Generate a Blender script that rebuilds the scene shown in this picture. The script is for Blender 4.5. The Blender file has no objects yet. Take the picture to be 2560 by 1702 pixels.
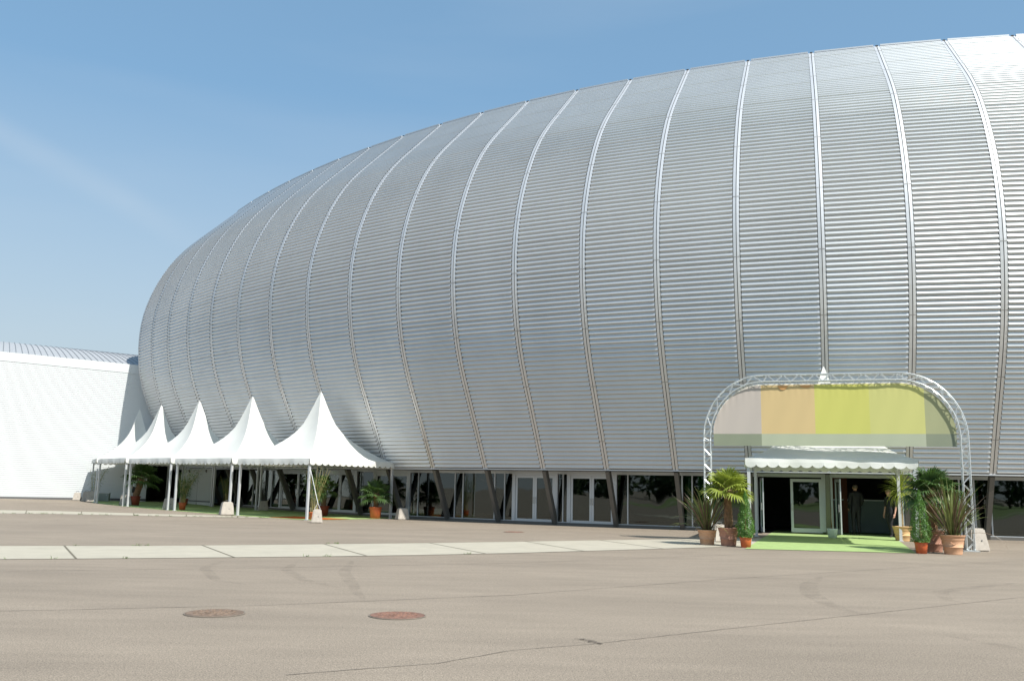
import bpy, bmesh, math, random
from mathutils import Vector, Matrix
random.seed(7)
sc = bpy.context.scene
col = sc.collection
R = math.radians
PROFILE = [(0.0, 2.409), (0.294, 3.025), (0.591, 3.642), (0.893, 4.261), (1.204, 4.883), (1.524, 5.509), (1.842, 6.148), (2.142, 6.811), (2.408, 7.508), (2.626, 8.247), (2.79, 9.02), (2.902, 9.806), (2.963, 10.583), (2.973, 11.334), (2.931, 12.058), (2.831, 12.77), (2.67, 13.485), (2.441, 14.218), (2.148, 14.966), (1.8, 15.707), (1.407, 16.414), (0.978, 17.062), (0.521, 17.642), (0.041, 18.174), (-0.458, 18.68), (-0.974, 19.181), (-1.502, 19.693), (-2.039, 20.215), (-2.582, 20.744), (-3.128, 21.276)]
RIBS = [(-22.938, 63.431, -0.965), (-21.104, 60.89, -0.926), (-19.183, 58.431, -0.889), (-17.181, 56.056, -0.852), (-15.102, 53.767, -0.815), (-12.948, 51.567, -0.777), (-10.72, 49.463, -0.737), (-8.419, 47.46, -0.695), (-6.046, 45.565, -0.652), (-3.602, 43.785, -0.606), (-1.09, 42.129, -0.559), (1.487, 40.603, -0.51), (4.125, 39.213, -0.459), (6.818, 37.966, -0.408), (9.558, 36.864, -0.357), (12.338, 35.908, -0.306), (15.15, 35.097, -0.256), (17.984, 34.426, -0.209), (20.832, 33.886, -0.166), (23.685, 33.464, -0.128), (26.538, 33.144, -0.097), (29.385, 32.903, -0.074)]
CAM_RIGHT, CAM_UP, CAM_BACK = [0.999786, -0.003319, 0.020402], [-0.020671, -0.160537, 0.986813], [-0.0, -0.987024, -0.160571]
LENS = 32.254
MULL_U = [8.328, 9.117, 9.279, 10.086, 12.17, 12.991, 13.137, 16.242, 16.695, 16.879]
DP_U = [(4.448, 5.682), (5.879, 6.84), (7.254, 8.149), (10.225, 11.033), (11.187, 12.001)]
ENT_U = [14.052, 14.157, 14.505, 14.51, 14.926, 15.047, 15.121, 15.901, 15.998]
WP_U = [0.0, 0.493, 1.482]
OPEN_U = [0.0, 0.0]
GREEN_U = [13.008, 13.125, 16.884, 16.953]
PATH_FAR = [(-12.06, 21.33, 0.0), (-11.6, 21.49, 0.0), (-10.09, 21.98, 0.0), (-8.53, 22.54, 0.0), (-6.69, 23.46, 0.0), (-4.77, 24.58, 0.0), (-2.42, 25.89, 0.0), (0.12, 27.52, 0.0), (3.59, 29.88, 0.0), (6.48, 31.62, 0.0), (7.75, 32.38, 0.0), (10.58, 33.92, 0.0)]
PATH_NEAR = [(-9.95, 17.65, 0.0), (-9.64, 17.91, 0.0), (-8.41, 18.37, 0.0), (-7.13, 18.89, 0.0), (-5.56, 19.56, 0.0), (-3.92, 20.27, 0.0), (-1.98, 21.29, 0.0), (0.11, 22.56, 0.0), (2.78, 24.52, 0.0), (5.45, 26.5, 0.0), (6.51, 27.23, 0.0), (9.03, 28.98, 0.0)]
JOINT_A = [(-10.34, 21.92, 0.0), (-7.53, 23.13, 0.0), (-4.79, 24.52, 0.0), (-2.17, 26.02, 0.0), (0.48, 27.91, 0.0), (2.89, 29.38, 0.0)]
JOINT_B = [(-8.41, 18.37, 0.0), (-5.67, 19.53, 0.0), (-3.1, 20.71, 0.0), (-0.53, 22.23, 0.0), (1.94, 23.94, 0.0), (4.26, 25.58, 0.0)]
STRIP_FAR = [(-24.81, 42.9, 0.11), (-23.46, 43.13, 0.1), (-21.58, 43.8, 0.09), (-19.16, 43.84, 0.07), (-16.28, 43.68, 0.05), (-14.08, 43.81, 0.04), (-11.74, 43.48, 0.02), (-10.41, 42.64, 0.01)]
STRIP_NEAR = [(-22.85, 39.54, 0.07), (-21.64, 39.8, 0.07), (-20.03, 40.68, 0.06), (-17.95, 41.1, 0.05), (-15.48, 41.55, 0.04), (-13.54, 42.16, 0.03), (-11.5, 42.6, 0.02), (-10.25, 41.98, 0.01)]
SEAM1 = [(-8.91, 15.38, 0.0), (-8.39, 15.62, 0.0), (-4.59, 17.22, 0.0), (0.1, 19.57, 0.0), (3.48, 22.0, 0.0), (7.33, 24.99, 0.0)]
SEAM2 = [(-6.25, 10.87, 0.0), (-5.84, 10.97, 0.0), (-3.1, 11.95, 0.0), (0.08, 13.69, 0.0), (3.99, 16.98, 0.0), (13.14, 23.9, 0.0), (15.94, 26.13, 0.0)]
SEAM3 = [(-1.76, 7.7, 0.0), (-0.59, 8.32, 0.0), (0.06, 9.06, 0.0), (0.87, 9.52, 0.0), (2.52, 10.77, 0.0), (4.76, 12.41, 0.0), (8.14, 14.88, 0.0), (9.75, 16.05, 0.0)]
SEAM4 = [(-26.99, 46.63, 0.14), (-25.73, 47.26, 0.14), (-22.58, 48.32, 0.12), (-20.54, 51.48, 0.12)]
SEAM5 = [(-17.65, 31.07, 0.0), (-13.52, 32.64, 0.0), (-7.97, 32.72, 0.0), (-2.47, 34.04, 0.0), (0.31, 36.44, 0.0)]
TYRES1 = [(5.91, 17.75, 0.0), (5.14, 16.12, 0.0), (4.7, 14.64, 0.0), (4.53, 13.35, 0.0), (4.56, 12.5, 0.0), (4.71, 12.29, 0.0)]
TYRES2 = [(9.31, 17.25, 0.0), (7.88, 16.14, 0.0), (7.04, 15.36, 0.0), (6.62, 14.19, 0.0), (6.69, 13.71, 0.0)]
TYRES3 = [(4.89, 10.53, 0.0), (5.1, 10.16, 0.0), (5.22, 9.61, 0.0)]
TYRES4 = [(-3.17, 19.23, 0.0), (-2.89, 16.71, 0.0), (-2.41, 14.72, 0.0), (-2.17, 13.63, 0.0), (-1.89, 12.71, 0.0)]
TYRES5 = [(-4.18, 18.65, 0.0), (-3.96, 16.87, 0.0), (-3.26, 15.18, 0.0), (-2.49, 14.11, 0.0)]
TYRES6 = [(-5.59, 18.58, 0.0), (-5.44, 16.93, 0.0), (-4.59, 14.9, 0.0), (-3.91, 14.29, 0.0)]
STAIN1 = [(0.7, 9.78, 0.0), (0.82, 9.79, 0.0), (0.89, 9.6, 0.0), (0.97, 9.51, 0.0)]
CARPET = [(6.64, 26.26, 0.0), (11.25, 25.86, 0.0), (13.36, 33.37, 0.0), (9.05, 34.45, 0.0)]
SPOT = {'potA': (5.98, 28.12, 0.0), 'potB': (6.48, 27.5, 0.0), 'potC': (6.87, 27.06, 0.0), 'potD': (13.95, 33.08, 0.0), 'potE': (11.43, 25.91, 0.0), 'potF': (12.24, 26.65, 0.0), 'potG': (12.28, 25.85, 0.0), 'mint': (11.93, 34.46, 0.0), 'trussR': (13.53, 27.4, 0.0), 'blkR': (13.9, 27.69, 0.0), 'blkRb': (13.63, 28.16, 0.0), 'palm1': (-21.92, 54.69, 0.15), 'bam0': (-30.31, 67.56, 0.28), 'bam1': (-17.36, 49.07, 0.09), 'red1': (-21.34, 61.27, 0.18), 'red2': (-17.37, 57.05, 0.13), 'bam2': (-8.85, 41.14, 0.0), 'palm2': (-6.41, 45.01, 0.0), 'dpalm': (-9.33, 46.27, 0.02), 'bl5': (-7.74, 37.87, 0.0), 'blr': (-5.19, 44.92, 0.0), 'bl4': (-13.38, 44.99, 0.04), 'bl3': (-18.11, 49.86, 0.1), 'bl2': (-22.59, 54.91, 0.16), 'bl1': (-26.92, 59.98, 0.22), 'bl1b': (-27.74, 60.87, 0.23), 'bl1c': (-30.07, 65.17, 0.27), 'blin': (-14.01, 53.69, 0.09), 'box': (-26.85, 61.53, 0.22), 'man': (13.66, 36.99, 0.0), 'woman': (14.77, 36.2, 0.0), 'lady': (-25.1, 64.28, 0.23), 'oc1': (-11.09, 41.11, 0.01), 'oc2': (-7.66, 43.57, 0.0)}
WALL0 = [-33.291, 61.0, 0.46]

EYE = 1.5
# ---------------------------------------------------------------- camera
cd = bpy.data.cameras.new('camera'); cam = bpy.data.objects.new('camera', cd); col.objects.link(cam)
cd.sensor_width = 36; cd.lens = LENS; cd.clip_start = .05; cd.clip_end = 6000
mw = Matrix.Identity(4)
for i in range(3):
    mw[i][0] = CAM_RIGHT[i]; mw[i][1] = CAM_UP[i]; mw[i][2] = CAM_BACK[i]
mw[2][3] = EYE
cam.matrix_world = mw
sc.camera = cam
# ---------------------------------------------------------------- sky, sun, exposure
SUN_AZ, SUN_EL = -50.0, 47.0            # azimuth from +X towards +Y
sv = Vector((math.cos(R(SUN_AZ))*math.cos(R(SUN_EL)), math.sin(R(SUN_AZ))*math.cos(R(SUN_EL)), math.sin(R(SUN_EL))))
w = bpy.data.worlds.new('World'); sc.world = w; w.use_nodes = True
wn, wl = w.node_tree.nodes, w.node_tree.links
bg = wn['Background']; bg.inputs[1].default_value = .118
sky = wn.new('ShaderNodeTexSky'); sky.sky_type = 'NISHITA'; sky.sun_disc = False
sky.sun_elevation = R(SUN_EL); sky.sun_rotation = R(90 - SUN_AZ)
sky.altitude = 200; sky.air_density = 1.0; sky.dust_density = 2.2; sky.ozone_density = 1.4
# faint cirrus streak low in the sky on the left
tc = wn.new('ShaderNodeTexCoord'); mp = wn.new('ShaderNodeMapping'); nz = wn.new('ShaderNodeTexNoise'); rp = wn.new('ShaderNodeValToRGB')
mp.inputs['Rotation'].default_value = (0, R(-28), R(20)); mp.inputs['Scale'].default_value = (1.2, 1.2, 9)
nz.inputs['Scale'].default_value = 1.7; nz.inputs['Detail'].default_value = 5; nz.inputs['Roughness'].default_value = .45
rp.color_ramp.elements[0].position = .5; rp.color_ramp.elements[1].position = .85
rp.color_ramp.elements[1].color = (.10, .10, .10, 1)
mx = wn.new('ShaderNodeMixRGB'); mx.blend_type = 'MIX'; mx.inputs[2].default_value = (4.4, 4.8, 5.2, 1)
wl.new(tc.outputs['Generated'], mp.inputs[0]); wl.new(mp.outputs[0], nz.inputs['Vector']); wl.new(nz.outputs['Fac'], rp.inputs[0])
tint = wn.new('ShaderNodeMixRGB'); tint.blend_type = 'MULTIPLY'; tint.inputs[0].default_value = 1; tint.inputs[2].default_value = (1.02, 1.23, 1.20, 1)
sx = wn.new('ShaderNodeSeparateXYZ'); hz = wn.new('ShaderNodeMapRange'); hz.inputs[1].default_value = .40; hz.inputs[2].default_value = 0; hz.inputs[3].default_value = 0; hz.inputs[4].default_value = .95
hm = wn.new('ShaderNodeMixRGB'); hm.inputs[2].default_value = (3.65, 4.0, 4.2, 1)      # summer haze low in the sky
wl.new(tc.outputs['Generated'], sx.inputs[0]); wl.new(sx.outputs['Z'], hz.inputs[0]); wl.new(sky.outputs[0], tint.inputs[1])
fl = wn.new('ShaderNodeMixRGB'); fl.inputs[0].default_value = .55; fl.inputs[2].default_value = (1.50, 2.68, 4.05, 1)
wl.new(tint.outputs[0], fl.inputs[1]); wl.new(fl.outputs[0], hm.inputs[1])
# thin old vapour trail: a soft band along a great circle, fading towards the right
dt = wn.new('ShaderNodeVectorMath'); dt.operation = 'DOT_PRODUCT'; dt.inputs[1].default_value = (-.469, .068, -.8805); wl.new(tc.outputs['Generated'], dt.inputs[0])
ab = wn.new('ShaderNodeMath'); ab.operation = 'ABSOLUTE'; wl.new(dt.outputs['Value'], ab.inputs[0])
bd = wn.new('ShaderNodeMapRange'); bd.interpolation_type = 'SMOOTHSTEP'; bd.inputs[1].default_value = 0; bd.inputs[2].default_value = .022; bd.inputs[3].default_value = .20; bd.inputs[4].default_value = 0; wl.new(ab.outputs[0], bd.inputs[0])
ex = wn.new('ShaderNodeMapRange'); ex.inputs[1].default_value = -.24; ex.inputs[2].default_value = -.38; wl.new(sx.outputs['X'], ex.inputs[0])
m1 = wn.new('ShaderNodeMath'); m1.operation = 'MULTIPLY'; wl.new(bd.outputs[0], m1.inputs[0]); wl.new(ex.outputs[0], m1.inputs[1])
n2 = wn.new('ShaderNodeTexNoise'); n2.inputs['Scale'].default_value = 14; wl.new(tc.outputs['Generated'], n2.inputs['Vector'])
m2 = wn.new('ShaderNodeMath'); m2.operation = 'MULTIPLY'; wl.new(m1.outputs[0], m2.inputs[0]); wl.new(n2.outputs['Fac'], m2.inputs[1])
m3 = wn.new('ShaderNodeMath'); m3.operation = 'ADD'; wl.new(m2.outputs[0], m3.inputs[0]); wl.new(rp.outputs[0], m3.inputs[1]); wl.new(hz.outputs[0], hm.inputs[0])
wl.new(m3.outputs[0], mx.inputs[0]); wl.new(hm.outputs[0], mx.inputs[1]); wl.new(mx.outputs[0], bg.inputs[0])
ld = bpy.data.lights.new('sun', 'SUN'); ld.energy = 4.6; ld.angle = R(.53); ld.color = (1, .965, .9)
sun = bpy.data.objects.new('sun', ld); col.objects.link(sun)
sun.rotation_euler = sv.to_track_quat('Z', 'Y').to_euler(); sun.location = (30, -20, 40)
sc.view_settings.view_transform = 'Standard'; sc.view_settings.look = 'None'; sc.view_settings.gamma = 1
sc.view_settings.exposure = .45
# ---------------------------------------------------------------- materials
def mat(name, base, rough=.6, metal=0.0, var=0.0, vscale=4.0, bump=0.0, bscale=40.0, spec=None, sheen=None, transl=0.0, stretch=None):
    m = bpy.data.materials.new(name); m.use_nodes = True
    n, l = m.node_tree.nodes, m.node_tree.links
    b = n['Principled BSDF']
    b.inputs['Base Color'].default_value = (*base, 1); b.inputs['Roughness'].default_value = rough; b.inputs['Metallic'].default_value = metal
    if spec is not None: b.inputs['Specular IOR Level'].default_value = spec
    t = n.new('ShaderNodeTexCoord'); src = t.outputs['Object']
    if stretch:
        q = n.new('ShaderNodeMapping'); q.inputs['Scale'].default_value = stretch; l.new(src, q.inputs[0]); src = q.outputs[0]
    if var:
        z = n.new('ShaderNodeTexNoise'); z.inputs['Scale'].default_value = vscale; z.inputs['Detail'].default_value = 6; z.inputs['Roughness'].default_value = .6
        l.new(src, z.inputs['Vector'])
        r = n.new('ShaderNodeMapRange'); r.inputs[1].default_value = .3; r.inputs[2].default_value = .7
        r.inputs[3].default_value = 1 - var; r.inputs[4].default_value = 1 + var; l.new(z.outputs['Fac'], r.inputs[0])
        v = n.new('ShaderNodeVectorMath'); v.operation = 'SCALE'; v.inputs[0].default_value = base; l.new(r.outputs[0], v.inputs['Scale'])
        l.new(v.outputs[0], b.inputs['Base Color'])
    if bump:
        z2 = n.new('ShaderNodeTexNoise'); z2.inputs['Scale'].default_value = bscale; z2.inputs['Detail'].default_value = 3
        l.new(src, z2.inputs['Vector'])
        bp = n.new('ShaderNodeBump'); bp.inputs['Strength'].default_value = bump; bp.inputs['Distance'].default_value = .02
        l.new(z2.outputs['Fac'], bp.inputs['Height']); l.new(bp.outputs[0], b.inputs['Normal'])
    if transl:
        tr = n.new('ShaderNodeBsdfTranslucent'); tr.inputs[0].default_value = (base[0]*1.6, base[1]*1.6, base[2]*1.2, 1) if max(base) < .5 else (*base, 1)
        ms = n.new('ShaderNodeMixShader'); ms.inputs[0].default_value = transl
        l.new(b.outputs[0], ms.inputs[1]); l.new(tr.outputs[0], ms.inputs[2]); l.new(ms.outputs[0], n['Material Output'].inputs[0])
    return m
def asphalt():
    m = bpy.data.materials.new('asphalt'); m.use_nodes = True
    n, l = m.node_tree.nodes, m.node_tree.links; b = n['Principled BSDF']
    t = n.new('ShaderNodeTexCoord')
    def noise(s, d, st=None):
        z = n.new('ShaderNodeTexNoise'); z.inputs['Scale'].default_value = s; z.inputs['Detail'].default_value = d
        if st:
            q = n.new('ShaderNodeMapping'); q.inputs['Scale'].default_value = st; q.inputs['Rotation'].default_value = (0, 0, R(-25)); l.new(t.outputs['Object'], q.inputs[0]); l.new(q.outputs[0], z.inputs['Vector'])
        else: l.new(t.outputs['Object'], z.inputs['Vector'])
        return z.outputs['Fac']
    def rng(x, a, b_, c, d):
        r = n.new('ShaderNodeMapRange'); r.inputs[1].default_value = a; r.inputs[2].default_value = b_; r.inputs[3].default_value = c; r.inputs[4].default_value = d
        l.new(x, r.inputs[0]); return r.outputs[0]
    def mul(a, b_):
        q = n.new('ShaderNodeMath'); q.operation = 'MULTIPLY'; l.new(a, q.inputs[0]); l.new(b_, q.inputs[1]); return q.outputs[0]
    big = rng(noise(.22, 4, (1, 2.2, 1)), .3, .7, .90, 1.08)
    mid = rng(noise(1.3, 5, (.5, 2.0, 1)), .3, .7, .92, 1.06)
    fine = rng(noise(75, 2), .32, .68, .60, 1.42)
    fine2 = rng(noise(24, 4), .3, .7, .88, 1.12)
    v = n.new('ShaderNodeVectorMath'); v.operation = 'SCALE'; v.inputs[0].default_value = (.268, .221, .172)
    l.new(mul(mul(big, mid), mul(fine, fine2)), v.inputs['Scale'])
    # sparse pale stones
    vo = n.new('ShaderNodeTexVoronoi'); vo.inputs['Scale'].default_value = 26; l.new(t.outputs['Object'], vo.inputs['Vector'])
    st = rng(vo.outputs['Distance'], .05, .09, 1, 0)
    rn = n.new('ShaderNodeSeparateColor'); l.new(vo.outputs['Color'], rn.inputs[0])
    st2 = rng(rn.outputs[0], .90, .91, 0, 1)
    mxx = n.new('ShaderNodeMixRGB'); l.new(mul(st, st2), mxx.inputs[0]); l.new(v.outputs[0], mxx.inputs[1]); mxx.inputs[2].default_value = (.5, .46, .4, 1)
    l.new(mxx.outputs[0], b.inputs['Base Color']); b.inputs['Roughness'].default_value = .85; b.inputs['Specular IOR Level'].default_value = .3
    z2 = n.new('ShaderNodeTexNoise'); z2.inputs['Scale'].default_value = 90; l.new(t.outputs['Object'], z2.inputs['Vector'])
    bp = n.new('ShaderNodeBump'); bp.inputs['Strength'].default_value = .6; bp.inputs['Distance'].default_value = .008
    l.new(z2.outputs['Fac'], bp.inputs['Height']); l.new(bp.outputs[0], b.inputs['Normal'])
    return m
def soft(name, colr, alpha, scale=6):
    "worn mark: patchy see-through stain lying on the asphalt"
    m = bpy.data.materials.new(name); m.use_nodes = True
    n, l = m.node_tree.nodes, m.node_tree.links; b = n['Principled BSDF']; b.inputs['Base Color'].default_value = (*colr, 1); b.inputs['Roughness'].default_value = .9
    t = n.new('ShaderNodeTexCoord'); z = n.new('ShaderNodeTexNoise'); z.inputs['Scale'].default_value = scale; z.inputs['Detail'].default_value = 5; l.new(t.outputs['Object'], z.inputs['Vector'])
    r = n.new('ShaderNodeMapRange'); r.inputs[1].default_value = .35; r.inputs[2].default_value = .7; r.inputs[3].default_value = 0; r.inputs[4].default_value = alpha; l.new(z.outputs['Fac'], r.inputs[0])
    tr = n.new('ShaderNodeBsdfTransparent'); ms = n.new('ShaderNodeMixShader')
    l.new(r.outputs[0], ms.inputs[0]); l.new(tr.outputs[0], ms.inputs[1]); l.new(b.outputs[0], ms.inputs[2]); l.new(ms.outputs[0], n['Material Output'].inputs[0])
    return m
def glass_mat(name, tint, ior):
    m = bpy.data.materials.new(name); m.use_nodes = True
    n, l = m.node_tree.nodes, m.node_tree.links; n.remove(n['Principled BSDF'])
    fr = n.new('ShaderNodeFresnel'); fr.inputs[0].default_value = ior
    tr = n.new('ShaderNodeBsdfTransparent'); tr.inputs[0].default_value = (*tint, 1)
    gl = n.new('ShaderNodeBsdfGlossy'); gl.inputs['Roughness'].default_value = .015; gl.inputs[0].default_value = (.86, .95, .92, 1)
    t = n.new('ShaderNodeTexCoord'); z = n.new('ShaderNodeTexNoise'); z.inputs['Scale'].default_value = .7; z.inputs['Detail'].default_value = 1; l.new(t.outputs['Object'], z.inputs['Vector'])
    bp = n.new('ShaderNodeBump'); bp.inputs['Strength'].default_value = .25; bp.inputs['Distance'].default_value = .02; l.new(z.outputs['Fac'], bp.inputs['Height']); l.new(bp.outputs[0], gl.inputs['Normal'])
    ms = n.new('ShaderNodeMixShader'); l.new(fr.outputs[0], ms.inputs[0]); l.new(tr.outputs[0], ms.inputs[1]); l.new(gl.outputs[0], ms.inputs[2]); l.new(ms.outputs[0], n['Material Output'].inputs[0])
    return m
M = dict(
    asphalt=asphalt(),
    slab=mat('pale_concrete', (.43, .39, .31), .85, var=.08, vscale=1.6, bump=.2, bscale=60),
    joint=mat('joint_dirt', (.16, .14, .10), .95, var=.3, vscale=8),
    panel=mat('corrugated_aluminium', (.60, .61, .615), .43, .64, var=.045, vscale=.5, stretch=(1, 1, .25)),
    rib=mat('aluminium_rib', (.68, .68, .685), .45, .5, var=.04, vscale=.8),
    dark=mat('gap_shade', (.03, .03, .032), .8),  # near black stands in for shade in gaps and open ends
    groove=mat('shaded_groove', (.12, .12, .12), .7),
    trim=mat('edge_trim', (.55, .56, .57), .4, .6),
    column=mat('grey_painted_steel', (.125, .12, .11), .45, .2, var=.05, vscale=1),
    frame=mat('anodised_frame', (.52, .55, .57), .38, .45),
    glass=glass_mat('tinted_glass', (.34, .42, .38), 1.85),
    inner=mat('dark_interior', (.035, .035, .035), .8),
    innerfloor=mat('interior_floor', (.10, .10, .09), .5),
    counter=mat('shaded_counter_panel', (.16, .22, .24), .5),  # whitish counter, coloured grey blue to stand for the dim interior
    redwall=mat('red_brown_wall', (.16, .05, .03), .7),
    green=mat('green_banner', (.03, .24, .03), .6),
    white=mat('white_cladding', (.63, .65, .65), .42, 0, spec=.5),
    vault=mat('grey_metal_roof', (.36, .37, .385), .6, .1, var=.04, vscale=1),
    seam=mat('roof_seam', (.27, .28, .29), .5, .3),
    canvas=mat('white_canvas', (.74, .74, .70), .55, 0, var=.02, vscale=2.5, transl=.13),
    pole=mat('aluminium_pole', (.58, .59, .60), .4, .3),
    truss=mat('bright_aluminium', (.60, .62, .62), .35, .55),
    joint2=mat('rib_joint', (.30, .29, .28), .6, .3),
    block=mat('cast_concrete', (.42, .38, .33), .9, var=.12, vscale=7, bump=.4, bscale=70),
    carpet=mat('green_carpet', (.33, .44, .18), .95, var=.12, vscale=3, bump=.3, bscale=200, spec=.1),
    carpet2=mat('orange_carpet', (.42, .09, .02), .95, var=.1, vscale=3, spec=.1),
    terra=mat('pale_terracotta', (.60, .35, .21), .8, var=.07, vscale=5, bump=.15, bscale=50),
    terra2=mat('aged_shaded_terracotta', (.37, .19, .13), .85, var=.16, vscale=4, bump=.2, bscale=50),  # on the right palm's pot the dark tone stands for shade
    terra3=mat('yellow_terracotta', (.60, .39, .19), .8, var=.06, vscale=5),
    plastic=mat('orange_plastic', (.54, .12, .04), .45, var=.04),
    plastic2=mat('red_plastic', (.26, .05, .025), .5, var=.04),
    mint=mat('white_plastic', (.72, .80, .74), .4),
    soil=mat('soil', (.045, .03, .02), .95),
    leaf=mat('sunlit_palm_leaf', (.24, .29, .045), .5, transl=.3, var=.25, vscale=3),  # brighter, yellower copy for plants in sun, light put into the colour
    leafd=mat('shaded_palm_leaf', (.06, .115, .03), .5, transl=.25, var=.25, vscale=3),  # darker copy of the palm leaf, shade put into the colour
    bamboo=mat('bamboo_leaf', (.085, .16, .045), .5, transl=.3, var=.3, vscale=3),
    cane=mat('bamboo_cane', (.40, .34, .13), .5, var=.2, vscale=6),
    flax=mat('flax_leaf', (.17, .20, .06), .45, transl=.15, var=.4, vscale=5),
    flaxr=mat('bronze_flax_leaf', (.13, .085, .05), .45, transl=.1, var=.35, vscale=5),
    box=mat('boxwood_leaf', (.085, .19, .03), .45, transl=.2, var=.35, vscale=14),
    bark=mat('fibrous_bark', (.20, .115, .06), .95, var=.35, vscale=9, bump=.8, bscale=35),
    stem=mat('pale_stem', (.30, .22, .11), .8, var=.3, vscale=30),
    skin=mat('skin', (.52, .29, .20), .5),
    suit=mat('black_suit', (.014, .014, .016), .7),
    black=mat('black_cloth', (.012, .012, .013), .75),
    shirt=mat('white_cloth', (.62, .66, .66), .8),
    hair=mat('fair_hair', (.30, .19, .09), .6),
    hairg=mat('grey_hair', (.12, .09, .07), .6),
    rust2=mat('weathered_iron', (.20, .14, .10), .85, .1, var=.4, vscale=16, bump=.8, bscale=50),
    rust=mat('rusty_iron', (.23, .125, .09), .85, .1, var=.4, vscale=16, bump=.9, bscale=55),
    steel=mat('zinc_box', (.30, .34, .33), .45, .4),
    rope=mat('strap', (.7, .7, .68), .8),
    chrome=mat('chrome', (.7, .7, .7), .2, .9),
    crown=mat('far_foliage', (.05, .085, .025), .8, var=.5, vscale=.4),
    lane=mat('lawn', (.16, .22, .06), .95, var=.2, vscale=.3),
    weed=mat('weed', (.10, .16, .04), .8),
    seamline=mat('tar_seam', (.205, .17, .135), .9, var=.2, vscale=10),
    tyre=soft('tyre_mark', (.16, .133, .105), .17, 3),
    stain=soft('oil_stain', (.05, .04, .03), .8, 14),
    b1=mat('banner_mauve', (.44, .39, .35), .8), b2=mat('banner_peach', (.56, .42, .21), .8), b3=mat('banner_yellow', (.51, .50, .13), .8),
    b4=mat('banner_pale_yellow', (.51, .50, .18), .8), b5=mat('banner_olive', (.33, .34, .19), .8), b6=mat('banner_grey_green', (.22, .245, .175), .8),
    b7=mat('banner_pale_grey', (.38, .41, .30), .8), bo=mat('banner_orange', (.62, .33, .13), .8), bw=mat('banner_cream', (.75, .72, .64), .8),
)
# ---------------------------------------------------------------- mesh helpers
class MB:
    def __init__(s): s.v = []; s.f = []; s.m = []
    def face(s, pts, mi=0):
        i = len(s.v); s.v += [tuple(p) for p in pts]; s.f.append(tuple(range(i, i+len(pts)))); s.m.append(mi)
    def box(s, c, X, Y, Z, mi=0, taper=1.0):
        "centre, three half-extent vectors; taper scales the +Z end"
        c = Vector(c); X = Vector(X); Y = Vector(Y); Z = Vector(Z); i = len(s.v)
        for k in (-1, 1):
            t = taper if k > 0 else 1
            for a, b in ((-1, -1), (1, -1), (1, 1), (-1, 1)): s.v.append(tuple(c + X*a*t + Y*b*t + Z*k))
        for q in ((3, 2, 1, 0), (4, 5, 6, 7), (0, 1, 5, 4), (1, 2, 6, 5), (2, 3, 7, 6), (3, 0, 4, 7)):
            s.f.append(tuple(i+k for k in q)); s.m.append(mi)
    def bar(s, a, b, w, h=None, up=(0, 0, 1), mi=0):
        a = Vector(a); b = Vector(b); d = b-a; L = d.length
        if L < 1e-6: return
        d /= L; u = Vector(up); x = d.cross(u)
        if x.length < 1e-3: x = d.cross(Vector((0, 1, 0)))
        x.normalize(); y = x.cross(d)
        s.box((a+b)/2, x*w/2, y*(h or w)/2, d*L/2, mi)
    def tube(s, pts, r, n=8, mi=0, cap=True):
        pts = [Vector(p) for p in pts]; rr = r if isinstance(r, (list, tuple)) else [r]*len(pts); rings = []
        px = None
        for k, p in enumerate(pts):
            d = (pts[min(k+1, len(pts)-1)] - pts[max(k-1, 0)]).normalized()
            if px is None:
                x = d.cross(Vector((0, 0, 1)))
                if x.length < 1e-2: x = Vector((1, 0, 0))
            else: x = px - d*px.dot(d)
            x.normalize(); px = x; y = d.cross(x); i = len(s.v)
            for q in range(n):
                a = 2*math.pi*q/n; s.v.append(tuple(p + (x*math.cos(a) + y*math.sin(a))*rr[k]))
            rings.append(i)
        for a, b in zip(rings, rings[1:]):
            for q in range(n): s.f.append((a+q, a+(q+1) % n, b+(q+1) % n, b+q)); s.m.append(mi)
        if cap: s.f.append(tuple(range(rings[0]+n-1, rings[0]-1, -1))); s.m.append(mi); s.f.append(tuple(range(rings[-1], rings[-1]+n))); s.m.append(mi)
    def lathe(s, prof, c=(0, 0, 0), n=28, mi=0):
        rings = []
        for r, z in prof:
            i = len(s.v); rings.append(i)
            for q in range(n):
                a = 2*math.pi*q/n; s.v.append((c[0]+r*math.cos(a), c[1]+r*math.sin(a), c[2]+z))
        for a, b in zip(rings, rings[1:]):
            for q in range(n): s.f.append((a+q, a+(q+1) % n, b+(q+1) % n, b+q)); s.m.append(mi)
    def build(s, name, mats, parent=None, smooth=False, loc=None):
        me = bpy.data.meshes.new(name); me.from_pydata(s.v, [], s.f)
        if not isinstance(mats, (list, tuple)): mats = [mats]
        for m in mats: me.materials.append(m)
        if len(mats) > 1: me.polygons.foreach_set('material_index', s.m)
        if smooth: me.polygons.foreach_set('use_smooth', [True]*len(me.polygons))
        me.update()
        o = bpy.data.objects.new(name, me); col.objects.link(o)
        if parent: o.parent = parent
        if loc: o.location = loc
        return o
def tag(o, label=None, cat=None, group=None, kind=None):
    for k, v in (('label', label), ('category', cat), ('group', group), ('kind', kind)):
        if v: o[k] = v
    return o
def thing(name, label, cat, loc=(0, 0, 0), rz=0, group=None):
    o = bpy.data.objects.new(name, None); col.objects.link(o); o.location = loc; o.rotation_euler = (0, 0, rz); o.empty_display_size = .2
    return tag(o, label, cat, group)
def copy_tree(o, parent=None):
    c = o.copy(); col.objects.link(c); c.parent = parent
    for ch in KIDS.get(o.name, []): copy_tree(ch, c)
    return c
KIDS = {}
def V2(x, y, z=0): return Vector((x, y, z))
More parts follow.
